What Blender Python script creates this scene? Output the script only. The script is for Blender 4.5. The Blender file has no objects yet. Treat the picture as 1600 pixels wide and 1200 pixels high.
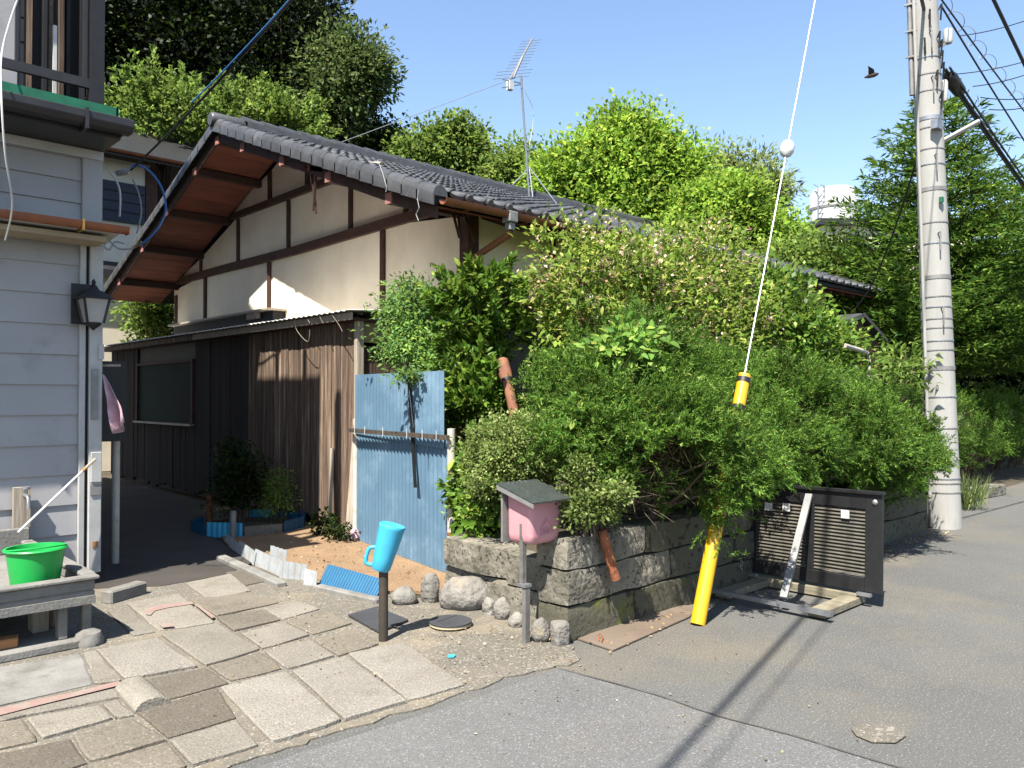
import bpy, math, random
import numpy as np
from mathutils import Vector, Matrix, Quaternion

# ------------------------------------------------------------------ camera, sky, sun, exposure
SC = bpy.context.scene
COL = SC.collection
R = math.radians
EYE = Vector((0.0, 0.0, 1.5))
FPX = 1244.0                                   # focal length in photo pixels (1600 wide)
YAW, PITCH = R(43.5), R(0.92)                  # forward = +Y turned towards +X
FH = Vector((math.sin(YAW), math.cos(YAW), 0))
RIGHT = Vector((math.cos(YAW), -math.sin(YAW), 0))
FWD = FH * math.cos(PITCH) + Vector((0, 0, math.sin(PITCH)))
UPV = Vector((0, 0, math.cos(PITCH))) - FH * math.sin(PITCH)
cam_d = bpy.data.cameras.new('camera'); cam = bpy.data.objects.new('camera', cam_d); COL.objects.link(cam)
cam.location = EYE; cam.rotation_euler = (math.pi / 2 + PITCH, 0, -YAW)
cam_d.sensor_width = 36; cam_d.lens = 36 * FPX / 1600; cam_d.clip_end = 2000; cam_d.clip_start = .05
SC.camera = cam

SUN = Vector((1, .40, -1.70)).normalized()     # direction the light travels
w = bpy.data.worlds.new('World'); SC.world = w; w.use_nodes = True
nt = w.node_tree
sky = nt.nodes.new('ShaderNodeTexSky'); sky.sky_type = 'NISHITA'; sky.sun_disc = False
sky.sun_elevation = math.asin(-SUN.z); sky.sun_rotation = math.atan2(-SUN.x, -SUN.y)
sky.altitude = 100; sky.air_density = 1.0; sky.dust_density = .6; sky.ozone_density = 1.4
nt.links.new(sky.outputs[0], nt.nodes['Background'].inputs[0])
nt.nodes['Background'].inputs[1].default_value = .0925
sd = bpy.data.lights.new('sun', 'SUN'); sd.energy = 5.0; sd.angle = R(.53); sd.color = (1, .95, .86)
so = bpy.data.objects.new('sun', sd); COL.objects.link(so)
so.rotation_euler = SUN.to_track_quat('-Z', 'Y').to_euler(); so.location = (-10, -4, 20)
vs = SC.view_settings
vs.view_transform = 'Standard'; vs.look = 'None'; vs.exposure = 1.6; vs.gamma = 1; vs.use_curve_mapping = False
SC.cycles.use_denoising = True
SC.cycles.max_bounces = 8; SC.cycles.diffuse_bounces = 4; SC.cycles.transmission_bounces = 6
SC.render.film_transparent = False

# ------------------------------------------------------------------ pixel -> place
def ray(px, py):
    return FWD + RIGHT * ((px - 800) / FPX) + UPV * ((600 - py) / FPX)
def G(px, py, z=0.0):                          # a point of the ground
    d = ray(px, py); return EYE + d * ((z - EYE.z) / d.z)
def PX(px, py, X):
    d = ray(px, py); return EYE + d * (X / d.x)
def PY(px, py, Y):
    d = ray(px, py); return EYE + d * (Y / d.y)
def PD(px, py, D):
    return EYE + ray(px, py) * D

# ------------------------------------------------------------------ objects
ORG = {}
def tag(o, label=None, cat=None, group=None, kind=None):
    if label: o['label'] = label
    if cat: o['category'] = cat
    if group: o['group'] = group
    if kind: o['kind'] = kind
    return o
def thing(name, label, cat, loc=(0, 0, 0), group=None):
    o = bpy.data.objects.new(name, None); COL.objects.link(o)
    o.location = loc; o.empty_display_size = .1; ORG[o.name] = Vector(loc)
    return tag(o, label, cat, group)

def link_mesh(name, me, mat, parent=None, org=None):
    o = bpy.data.objects.new(name, me); COL.objects.link(o)
    if mat and not me.materials: me.materials.append(mat)
    if parent:
        o.parent = parent; ORG[o.name] = ORG[parent.name]
    else:
        org = Vector(org or (0, 0, 0)); o.location = org; ORG[o.name] = org
    return o

class MB:
    def __init__(s): s.v = []; s.f = []
    def add(s, vs_, fs):
        n = len(s.v); s.v += [tuple(p) for p in vs_]; s.f += [tuple(i + n for i in f) for f in fs]; return s
    def poly(s, pts): return s.add(pts, [tuple(range(len(pts)))])
    def box(s, a, b):
        x0, y0, z0 = [min(a[i], b[i]) for i in range(3)]; x1, y1, z1 = [max(a[i], b[i]) for i in range(3)]
        return s.add([(x0, y0, z0), (x1, y0, z0), (x1, y1, z0), (x0, y1, z0), (x0, y0, z1), (x1, y0, z1), (x1, y1, z1), (x0, y1, z1)],
                     [(0, 3, 2, 1), (4, 5, 6, 7), (0, 1, 5, 4), (1, 2, 6, 5), (2, 3, 7, 6), (3, 0, 4, 7)])
    def bar(s, p, q, w_, h, up=(0, 0, 1)):
        p = Vector(p); q = Vector(q); d = (q - p).normalized(); up = Vector(up)
        a = d.cross(up)
        if a.length < 1e-4: a = d.cross(Vector((0, 1, 0)))
        a.normalize(); b = a.cross(d).normalized(); a *= w_ / 2; b *= h / 2
        return s.add([p - a - b, p + a - b, p + a + b, p - a + b, q - a - b, q + a - b, q + a + b, q - a + b],
                     [(0, 3, 2, 1)[::-1], (4, 5, 6, 7)[::-1], (0, 1, 5, 4)[::-1], (1, 2, 6, 5)[::-1], (2, 3, 7, 6)[::-1], (3, 0, 4, 7)[::-1]])
    def tube(s, pts, r, n=8, caps=True):
        pts = [Vector(p) for p in pts]; m = len(pts)
        rr = r if isinstance(r, (list, tuple)) else [r] * m
        vv = []; ff = []; prev = None
        for i, p in enumerate(pts):
            t = (pts[min(i + 1, m - 1)] - pts[max(i - 1, 0)]).normalized()
            a = prev if prev is not None else (Vector((0, 0, 1)) if abs(t.z) < .9 else Vector((1, 0, 0)))
            a = (a - t * a.dot(t)).normalized(); b = t.cross(a); prev = a
            for k in range(n):
                an = 2 * math.pi * k / n
                vv.append(p + (a * math.cos(an) + b * math.sin(an)) * rr[i])
        for i in range(m - 1):
            for k in range(n):
                k2 = (k + 1) % n
                ff.append((i * n + k, i * n + k2, (i + 1) * n + k2, (i + 1) * n + k))
        if caps:
            ff.append(tuple(range(n - 1, -1, -1))); ff.append(tuple((m - 1) * n + k for k in range(n)))
        return s.add(vv, ff)
    def lathe(s, c, prof, n=24, M=None, sx=1, sy=1):
        c = Vector(c); vv = []; ff = []; m = len(prof)
        for (r_, z) in prof:
            for k in range(n):
                an = 2 * math.pi * k / n; p = Vector((r_ * math.cos(an) * sx, r_ * math.sin(an) * sy, z))
                vv.append(c + (M @ p if M else p))
        for i in range(m - 1):
            for k in range(n):
                k2 = (k + 1) % n
                ff.append((i * n + k, i * n + k2, (i + 1) * n + k2, (i + 1) * n + k))
        ff.append(tuple(range(n - 1, -1, -1))); ff.append(tuple((m - 1) * n + k for k in range(n)))
        return s.add(vv, ff)
    def prism(s, pts, vec):
        pts = [Vector(p) for p in pts]; vec = Vector(vec); n = len(pts)
        ff = [tuple(range(n - 1, -1, -1)), tuple(range(n, 2 * n))] + [(i, (i + 1) % n, n + (i + 1) % n, n + i) for i in range(n)]
        return s.add(pts + [p + vec for p in pts], ff)
    def build(s, name, mat, parent=None, smooth=False, bevel=0, fix=True, seg=1):
        org = None
        if parent: o3 = ORG[parent.name]
        else:
            a = np.array(s.v, dtype=float)
            org = Vector(((a[:, 0].min() + a[:, 0].max()) / 2, (a[:, 1].min() + a[:, 1].max()) / 2, a[:, 2].min())); o3 = org
        me = bpy.data.meshes.new(name)
        me.from_pydata([(x - o3[0], y - o3[1], z - o3[2]) for x, y, z in s.v], [], s.f)
        if fix:
            import bmesh
            bm = bmesh.new(); bm.from_mesh(me); bmesh.ops.recalc_face_normals(bm, faces=bm.faces); bm.to_mesh(me); bm.free()
        if smooth:
            me.polygons.foreach_set('use_smooth', [True] * len(me.polygons)); me.set_sharp_from_angle(angle=R(38))
        o = link_mesh(name, me, mat, parent, org)
        if bevel:
            md = o.modifiers.new('bevel', 'BEVEL'); md.width = bevel; md.segments = seg; md.limit_method = 'ANGLE'
        return o

def lerp(a, b, t): return Vector(a) * (1 - t) + Vector(b) * t
def sag(p, q, drop, n=14):
    return [lerp(p, q, i / n) - Vector((0, 0, drop * 4 * (i / n) * (1 - i / n))) for i in range(n + 1)]
def smooth_path(pts, n=6):
    pts = [Vector(p) for p in pts]; out = []
    for i in range(len(pts) - 1):
        p0 = pts[max(i - 1, 0)]; p1 = pts[i]; p2 = pts[i + 1]; p3 = pts[min(i + 2, len(pts) - 1)]
        for k in range(n):
            t = k / n
            out.append(.5 * ((2 * p1) + (p2 - p0) * t + (2 * p0 - 5 * p1 + 4 * p2 - p3) * t * t + (3 * p1 - p0 - 3 * p2 + p3) * t ** 3))
    return out + [pts[-1]]

# ------------------------------------------------------------------ materials
def _nodes(name):
    m = bpy.data.materials.new(name); m.use_nodes = True
    return m, m.node_tree.nodes, m.node_tree.links
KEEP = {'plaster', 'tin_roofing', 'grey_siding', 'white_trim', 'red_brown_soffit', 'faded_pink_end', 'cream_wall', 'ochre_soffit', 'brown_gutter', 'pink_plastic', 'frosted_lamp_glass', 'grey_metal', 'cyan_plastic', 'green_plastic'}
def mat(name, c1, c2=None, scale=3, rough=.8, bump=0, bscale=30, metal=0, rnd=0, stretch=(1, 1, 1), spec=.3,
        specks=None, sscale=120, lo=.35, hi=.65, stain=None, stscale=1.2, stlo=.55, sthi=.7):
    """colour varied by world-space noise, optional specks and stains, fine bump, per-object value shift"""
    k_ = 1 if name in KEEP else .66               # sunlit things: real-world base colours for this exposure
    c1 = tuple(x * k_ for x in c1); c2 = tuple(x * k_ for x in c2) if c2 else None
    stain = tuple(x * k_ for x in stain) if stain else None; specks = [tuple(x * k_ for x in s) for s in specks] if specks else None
    m, N, L = _nodes(name); b = N['Principled BSDF']
    b.inputs['Roughness'].default_value = rough; b.inputs['Metallic'].default_value = metal
    b.inputs['Specular IOR Level'].default_value = spec
    geo = N.new('ShaderNodeNewGeometry'); mp = N.new('ShaderNodeMapping'); L.new(geo.outputs['Position'], mp.inputs[0])
    mp.inputs['Scale'].default_value = stretch
    oi = N.new('ShaderNodeObjectInfo')
    if rnd:                                    # shift the pattern from piece to piece
        mu = N.new('ShaderNodeMath'); mu.operation = 'MULTIPLY'; mu.inputs[1].default_value = 37.
        L.new(oi.outputs['Random'], mu.inputs[0]); L.new(mu.outputs[0], mp.inputs['Location'])
    nz = N.new('ShaderNodeTexNoise'); nz.inputs['Scale'].default_value = scale; nz.inputs['Detail'].default_value = 7
    nz.inputs['Roughness'].default_value = .62; L.new(mp.outputs[0], nz.inputs['Vector'])
    cr = N.new('ShaderNodeValToRGB'); cr.color_ramp.elements[0].position = lo; cr.color_ramp.elements[1].position = hi
    c2 = c2 or tuple(x * .75 for x in c1)
    cr.color_ramp.elements[0].color = (*c1, 1); cr.color_ramp.elements[1].color = (*c2, 1)
    L.new(nz.outputs[0], cr.inputs[0]); col = cr.outputs[0]
    def mixin(fac, colr):
        nonlocal col
        mx = N.new('ShaderNodeMix'); mx.data_type = 'RGBA'; L.new(fac, mx.inputs[0]); L.new(col, mx.inputs[6])
        mx.inputs[7].default_value = (*colr, 1); col = mx.outputs[2]
    def thresh(src, a, b_):
        r_ = N.new('ShaderNodeMapRange'); r_.inputs[1].default_value = a; r_.inputs[2].default_value = b_
        L.new(src, r_.inputs[0]); return r_.outputs[0]
    if stain:
        n2 = N.new('ShaderNodeTexNoise'); n2.inputs['Scale'].default_value = stscale; n2.inputs['Detail'].default_value = 8
        n2.inputs['Roughness'].default_value = .7
        L.new(mp.outputs[0], n2.inputs['Vector']); mixin(thresh(n2.outputs[0], stlo, sthi), stain)
    if specks:
        for k, sc_ in enumerate(specks):
            n3 = N.new('ShaderNodeTexNoise'); n3.inputs['Scale'].default_value = sscale * (1 + .6 * k); n3.inputs['Detail'].default_value = 2
            L.new(geo.outputs['Position'], n3.inputs['Vector']); mixin(thresh(n3.outputs[0], .58, .68), sc_)
    if rnd:
        hs = N.new('ShaderNodeHueSaturation'); r2 = N.new('ShaderNodeMapRange'); L.new(oi.outputs['Random'], r2.inputs[0])
        r2.inputs[3].default_value = 1 - rnd; r2.inputs[4].default_value = 1 + rnd
        L.new(r2.outputs[0], hs.inputs['Value']); L.new(col, hs.inputs['Color']); col = hs.outputs[0]
    L.new(col, b.inputs['Base Color'])
    if bump:
        n4 = N.new('ShaderNodeTexNoise'); n4.inputs['Scale'].default_value = bscale; n4.inputs['Detail'].default_value = 5
        L.new(mp.outputs[0], n4.inputs['Vector'])
        bp = N.new('ShaderNodeBump'); bp.inputs['Strength'].default_value = bump; bp.inputs['Distance'].default_value = .03 if bscale < 25 else .01
        L.new(n4.outputs[0], bp.inputs['Height']); L.new(bp.outputs[0], b.inputs['Normal'])
    return m
def leafmat(name, c1, c2, c3=None, trans=.35, rough=.5, cl=1.5):
    m, N, L = _nodes(name); b = N['Principled BSDF']; out = N['Material Output']
    b.inputs['Roughness'].default_value = rough; b.inputs['Specular IOR Level'].default_value = .12
    geo = N.new('ShaderNodeNewGeometry'); cr = N.new('ShaderNodeValToRGB'); e = cr.color_ramp.elements
    e[0].color = (*c1, 1); e[1].color = (*c2, 1); e[1].position = .75 if c3 else 1
    if c3: k = e.new(.93); k.color = (*c3, 1)
    L.new(geo.outputs['Random Per Island'], cr.inputs[0])
    nz = N.new('ShaderNodeTexNoise'); nz.inputs['Scale'].default_value = cl; nz.inputs['Detail'].default_value = 3
    L.new(geo.outputs['Position'], nz.inputs['Vector'])
    mr = N.new('ShaderNodeMapRange'); mr.inputs[1].default_value = .3; mr.inputs[2].default_value = .7; mr.inputs[3].default_value = .55; mr.inputs[4].default_value = 1.45
    L.new(nz.outputs[0], mr.inputs[0])
    hs = N.new('ShaderNodeHueSaturation'); L.new(mr.outputs[0], hs.inputs['Value']); L.new(cr.outputs[0], hs.inputs['Color'])
    L.new(hs.outputs[0], b.inputs['Base Color'])
    tr = N.new('ShaderNodeBsdfTranslucent'); h2 = N.new('ShaderNodeHueSaturation'); h2.inputs['Value'].default_value = 1.4; h2.inputs['Hue'].default_value = .485
    L.new(hs.outputs[0], h2.inputs['Color']); L.new(h2.outputs[0], tr.inputs[0])
    mx = N.new('ShaderNodeMixShader'); mx.inputs[0].default_value = trans
    L.new(b.outputs[0], mx.inputs[1]); L.new(tr.outputs[0], mx.inputs[2]); L.new(mx.outputs[0], out.inputs[0])
    return m
def plain(name, c, rough=.5, metal=0, spec=.4):
    return mat(name, c, tuple(x * .82 for x in c), scale=6, rough=rough, metal=metal, spec=spec, bump=.05, bscale=60)

M = {}
M['asphalt'] = mat('asphalt', (.136, .134, .125), (.112, .110, .102), scale=.8, rough=.9, bump=.55, bscale=110,
                   specks=[(.27, .265, .25), (.05, .05, .048)], sscale=95, stain=(.172, .152, .118), stscale=.55, stlo=.48, sthi=.66)
M['patch'] = mat('asphalt_patch', (.165, .161, .154), (.138, .135, .130), scale=1.2, rough=.9, bump=.5, bscale=120,
                 specks=[(.27, .275, .28), (.06, .06, .062)], sscale=105, stain=(.165, .15, .125), stscale=.7, stlo=.55, sthi=.8)
M['earth'] = mat('earth', (.10, .08, .055), (.06, .05, .03), scale=2, rough=1, bump=.5, bscale=25)
M['dirt'] = mat('yard_dirt', (.32, .205, .115), (.23, .145, .08), scale=3, rough=1, bump=.6, bscale=45, specks=[(.36, .27, .18), (.14, .09, .05)], sscale=60)
M['apron'] = mat('apron_concrete', (.19, .168, .134), (.15, .134, .108), scale=1.6, rough=.92, bump=.45, bscale=90,
                 specks=[(.36, .34, .30), (.10, .09, .075)], sscale=70, stain=(.29, .24, .165), stscale=1.4, stlo=.5, sthi=.7)
M['paver_light'] = mat('paver_light', (.265, .240, .198), (.205, .184, .150), scale=2.5, rough=.9, bump=.6, bscale=80, rnd=.10, stain=(.15, .13, .10), stscale=4, stlo=.54, sthi=.78,
                       specks=[(.35, .32, .275), (.13, .115, .095)], sscale=85)
M['paver_grain'] = mat('paver_grain', (.29, .265, .225), (.235, .212, .178), scale=3, rough=.9, bump=.8, bscale=75, rnd=.06, stain=(.17, .15, .115), stscale=4, stlo=.54, sthi=.78,
                       specks=[(.38, .35, .31), (.11, .10, .088)], sscale=80)
M['paver_mid'] = mat('paver_mid', (.205, .178, .138), (.165, .143, .11), scale=2.5, rough=.92, bump=.5, bscale=80, rnd=.12, stain=(.10, .09, .065), stscale=4, stlo=.54, sthi=.78,
                     specks=[(.26, .235, .195), (.09, .08, .06)], sscale=66)
M['paver_dark'] = mat('paver_dark', (.155, .133, .102), (.125, .107, .082), scale=2.5, rough=.92, bump=.45, bscale=80, rnd=.08,
                      specks=[(.19, .17, .145), (.06, .05, .04)], sscale=66)
M['concrete'] = mat('concrete', (.28, .27, .245), (.20, .19, .175), scale=4, rough=.9, bump=.4, bscale=60, stain=(.13, .12, .10), stscale=2.5, stlo=.52, sthi=.72)
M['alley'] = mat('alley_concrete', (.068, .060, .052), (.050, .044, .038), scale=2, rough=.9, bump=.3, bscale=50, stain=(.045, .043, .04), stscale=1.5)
M['paint_red'] = mat('worn_red_paint', (.31, .20, .175), (.30, .25, .205), scale=14, rough=.9, bump=.5, bscale=80, lo=.45, hi=.6)
M['oya'] = mat('oya_stone', (.29, .265, .21), (.17, .155, .12), scale=5, rough=.95, bump=1, bscale=14, rnd=.12,
               specks=[(.05, .045, .04)], sscale=34, stain=(.085, .08, .058), stscale=2.6, stlo=.49, sthi=.64)
M['moss_and_shade'] = mat('mossy_shaded_stone', (.13, .12, .08), (.10, .095, .07), scale=6, rough=1, bump=.8, bscale=25, rnd=.1,
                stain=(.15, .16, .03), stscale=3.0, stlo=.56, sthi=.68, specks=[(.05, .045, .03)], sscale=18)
M['rock'] = mat('garden_rock', (.29, .275, .245), (.18, .165, .145), scale=9, rough=.95, bump=.9, bscale=22, rnd=.18, stain=(.33, .27, .17), stscale=5, stlo=.55, sthi=.75)
M['plaster'] = mat('plaster', (.74, .66, .53), (.66, .58, .46), scale=1.6, rough=.95, bump=.12, bscale=30, rnd=.03, stain=(.57, .49, .375), stscale=.9, stlo=.5, sthi=.78)
M['cream'] = mat('cream_wall', (.62, .57, .46), (.54, .49, .39), scale=1.5, rough=.95)
M['timber'] = mat('brown_timber', (.095, .045, .030), (.058, .028, .020), scale=9, rough=.75, bump=.25, bscale=40, rnd=.15, stretch=(1, 1, 1))
M['soffit'] = mat('red_brown_soffit', (.20, .068, .040), (.135, .047, .030), scale=5, rough=.8, bump=.2, bscale=40, rnd=.13, stretch=(.25, 1, 1), stain=(.08, .035, .025), stscale=3, stlo=.55, sthi=.75)
M['purlin'] = mat('purlin_wood', (.075, .036, .024), (.05, .026, .02), scale=9, rough=.8, bump=.2)
M['purlin_end'] = mat('faded_pink_end', (.33, .15, .125), (.24, .10, .08), scale=14, rough=.85, bump=.2)
M['tile'] = mat('grey_roof_tile', (.088, .089, .092), (.052, .053, .056), scale=5, rough=.45, bump=.2, bscale=45, rnd=.17, spec=.45, stain=(.13, .125, .12), stscale=6, stlo=.58, sthi=.72)
M['oldwood'] = mat('weathered_boards', (.21, .142, .100), (.078, .049, .035), scale=30, rough=.9, bump=.7, bscale=60, rnd=.25, stretch=(1, 1, .045),
                   stain=(.43, .335, .245), stscale=13, stlo=.53, sthi=.66, lo=.38, hi=.62)
M['darkboard'] = mat('dark_boards', (.040, .030, .028), (.024, .019, .019), scale=30, rough=.9, bump=.6, bscale=60, rnd=.25, stretch=(1, 1, .045))
M['greywood'] = mat('grey_wood', (.30, .26, .20), (.20, .17, .135), scale=25, rough=.9, bump=.5, bscale=50, rnd=.12, stretch=(.1, 1, 1), stain=(.12, .10, .08), stscale=6)
M['palewood'] = mat('pale_board', (.50, .44, .35), (.34, .28, .22), scale=30, rough=.9, bump=.5, bscale=60, rnd=.12, stretch=(1, 1, .06))
M['palletwood'] = mat('aged_pallet_wood', (.30, .265, .185), (.19, .165, .115), scale=22, rough=.9, bump=.5, bscale=50, stretch=(1, .12, 1), rnd=.1)
M['tin'] = mat('tin_roofing', (.76, .75, .72), (.66, .64, .60), scale=8, rough=.5, metal=.15, bump=.1, stain=(.38, .27, .19), stscale=4, stlo=.6, sthi=.75)
M['siding'] = mat('grey_siding', (.28, .275, .28), (.255, .25, .255), scale=2, rough=.6, bump=.06, bscale=60, rnd=.03, stain=(.19, .188, .185), stscale=3.5, stlo=.55, sthi=.78)
M['trim'] = mat('white_trim', (.36, .355, .345), (.30, .295, .285), scale=6, rough=.6, bump=.05)
M['gutter_brown'] = mat('brown_gutter', (.22, .075, .032), (.15, .055, .03), scale=8, rough=.5, bump=.1, spec=.4)
M['gutter_dark'] = mat('dark_gutter', (.035, .033, .035), (.022, .021, .022), scale=8, rough=.45, spec=.4)
M['black'] = mat('black_metal', (.018, .017, .018), (.011, .011, .012), scale=14, rough=.5, bump=.08, spec=.4)
M['darkpanel'] = mat('dark_panel', (.022, .021, .024), (.013, .013, .015), scale=6, rough=.65)
M['greensheet'] = mat('green_sheet', (.02, .20, .105), (.015, .13, .07), scale=7, rough=.55)
M['bluetin'] = mat('blue_corrugated_sheet', (.125, .225, .315), (.105, .19, .275), scale=1.6, rough=.5, bump=.06, bscale=40, stain=(.20, .31, .41), stscale=2.2, stlo=.5, sthi=.72)
M['bluetin2'] = mat('deep_blue_sheet', (.022, .13, .25), (.018, .10, .20), scale=5, rough=.5)
M['whitesheet'] = mat('white_corrugated', (.40, .42, .43), (.30, .315, .315), scale=9, rough=.6, bump=.1, stain=(.30, .26, .2), stscale=7, stlo=.55, sthi=.75)
M['whitepaint'] = mat('rusty_white_pipe', (.66, .63, .57), (.52, .47, .40), scale=9, rough=.5, stain=(.27, .09, .035), stscale=9, stlo=.60, sthi=.68)
M['rust'] = mat('rusty_pipe', (.40, .145, .06), (.25, .085, .04), scale=16, rough=.85, bump=.4, bscale=60, stain=(.10, .05, .035), stscale=18, stlo=.55, sthi=.65)
M['clay'] = mat('clay_pipe', (.34, .15, .085), (.22, .095, .06), scale=12, rough=.8, bump=.3, stain=(.13, .09, .07), stscale=12)
M['yellow'] = mat('yellow_guard', (.80, .46, .012), (.70, .38, .01), scale=5, rough=.4, spec=.5, stain=(.5, .28, .03), stscale=6, stlo=.6, sthi=.8)
M['pole'] = mat('pole_concrete', (.46, .45, .42), (.37, .36, .335), scale=3, rough=.8, bump=.15, bscale=50, stretch=(1, 1, .25), stain=(.33, .315, .29), stscale=4, stlo=.5, sthi=.75)
M['steel'] = mat('galvanised_steel', (.50, .51, .52), (.38, .39, .41), scale=12, rough=.42, metal=.75, bump=.05)
M['greymetal'] = mat('grey_metal', (.23, .225, .215), (.16, .155, .15), scale=8, rough=.55, metal=.3)
M['cable'] = plain('black_cable', (.016, .016, .018), .5)
M['cable_grey'] = plain('grey_cable', (.33, .34, .35), .5)
M['cable_blue'] = plain('blue_cable', (.05, .20, .52), .45)
M['white'] = plain('white_plastic', (.72, .72, .70), .4)
M['porcelain'] = plain('white_porcelain', (.78, .78, .77), .2, spec=.6)
M['cyan'] = mat('cyan_plastic', (.045, .32, .47), (.035, .28, .43), scale=3, rough=.42, spec=.4, stain=(.05, .22, .30), stscale=9, stlo=.58, sthi=.8)
M['pink'] = mat('pink_plastic', (.50, .24, .26), (.45, .205, .225), scale=3, rough=.42, spec=.4, stain=(.50, .29, .30), stscale=4)
M['greenplastic'] = mat('green_plastic', (.012, .30, .055), (.01, .25, .045), scale=3, rough=.4, spec=.4, stain=(.03, .22, .06), stscale=8, stlo=.58, sthi=.8)
M['cloth'] = mat('pink_cloth', (.60, .40, .45), (.50, .32, .37), scale=12, rough=.95, bump=.3, bscale=80)
M['glass'] = plain('dark_glass', (.014, .024, .026), .12, spec=.6)
M['frost'] = plain('frosted_lamp_glass', (.30, .29, .27), .3)
M['blueshutter'] = mat('blue_shutter', (.028, .036, .065), (.022, .03, .05), scale=4, rough=.5)
M['bark'] = mat('bark', (.085, .062, .045), (.05, .037, .028), scale=14, rough=.95, bump=.8, bscale=30, stretch=(1, 1, .3))
M['twig'] = mat('twig', (.17, .125, .09), (.10, .075, .055), scale=14, rough=.95)
M['stem'] = mat('green_stem', (.10, .11, .04), (.08, .065, .035), scale=10, rough=.8)
M['plate'] = mat('rusty_steel_plate', (.24, .185, .14), (.17, .13, .10), scale=5, rough=.75, metal=.2, bump=.2, stain=(.27, .23, .18), stscale=2.5, stlo=.5, sthi=.7)
M['slate'] = mat('dark_mat', (.062, .064, .070), (.048, .05, .055), scale=6, rough=.7, bump=.1)
M['slateroof'] = mat('green_grey_sheet', (.055, .065, .058), (.038, .046, .042), scale=9, rough=.45, specks=[(.11, .12, .11)], sscale=90)
M['orange'] = plain('orange_brick', (.48, .22, .08), .8)
M['redreflect'] = plain('dark_red', (.13, .012, .012), .5)
M['brass'] = plain('brass_end', (.55, .33, .08), .4, .6)
# ------------------------------------------------------------------ the ground
def sheet(name, pts, z, m, parent=None):
    o = (MB().poly([(p[0], p[1], z) for p in pts]) if z < .003 else MB().prism([(p[0], p[1], -.006) for p in pts], (0, 0, z + .006))).build(name, m, parent)
    if not parent: o['kind'] = 'structure'
    return o
sheet('ground', [(-300, -300), (400, -300), (400, 400), (-300, 400)], -.012, M['earth'])
sheet('road', [(-40, -9), (60, -9), (60, 4.6), (11.2, 3.9), (9, 3.3), (3.55, 3.3), (3.4, 3.6), (2.2, 4.6), (-40, 4.6)], 0, M['asphalt'])
sheet('road_patch', [G(872, 1046), G(1010, 1084), G(1240, 1152), G(1420, 1206), G(1700, 1330), G(1200, 1700), G(200, 1500), G(400, 1200), G(560, 1149), G(730, 1096)], .004, M['patch'])
def ribbon(name, pts, wd, z, m, kind='structure'):
    mb = MB(); pts = [Vector(p) for p in pts]; rng = random.Random(3)
    L_, R_ = [], []
    for i, p in enumerate(pts):
        t = (pts[min(i + 1, len(pts) - 1)] - pts[max(i - 1, 0)]); n = Vector((-t.y, t.x, 0)).normalized() * wd * (.6 + .8 * rng.random())
        L_.append((p.x + n.x, p.y + n.y, z)); R_.append((p.x - n.x, p.y - n.y, z))
    for i in range(len(pts) - 1): mb.poly([L_[i], L_[i + 1], R_[i + 1], R_[i]])
    o = mb.build(name, m); o['kind'] = kind; return o
M['seam'] = mat('road_seam', (.07, .068, .065), (.10, .095, .09), scale=20, rough=.95)
ribbon('road_seam', smooth_path([G(872, 1046), G(1010, 1083), G(1120, 1120), G(1240, 1152), G(1330, 1180), G(1420, 1206)], 6), .006, .008, M['seam'])
def ragged(pts, a=.02, n=6, seed=2):
    r_ = random.Random(seed); out = []
    for p, q in zip(pts, list(pts[1:]) + [pts[0]]):
        p = Vector((p[0], p[1], 0)); q = Vector((q[0], q[1], 0))
        for k in range(n): out.append(lerp(p, q, k / n) + Vector((r_.uniform(-a, a), r_.uniform(-a, a), 0)))
    return out
apron = sheet('paving_bed', ragged([G(905, 1036), G(800, 1058), G(730, 1083), G(545, 1142), G(430, 1178), G(300, 1222), G(0, 1330), G(-500, 1330), G(-400, 1000), (1.2, 6.9), (1.9, 7.2), (2.0, 7.4), G(420, 885), G(590, 930), G(700, 940), G(840, 960), G(890, 1003)]), .008, M['apron'])
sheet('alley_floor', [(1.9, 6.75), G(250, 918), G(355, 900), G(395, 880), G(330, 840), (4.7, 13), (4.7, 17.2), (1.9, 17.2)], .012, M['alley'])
sheet('yard', [G(352, 850), G(388, 872), G(430, 893), G(480, 905), G(590, 928), G(640, 925), G(700, 935), G(760, 950), G(835, 962), (4.15, 4.4), (4.9, 7.4), (4.75, 10.6), (4.3, 10.4)], .018, M['dirt'])

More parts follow.
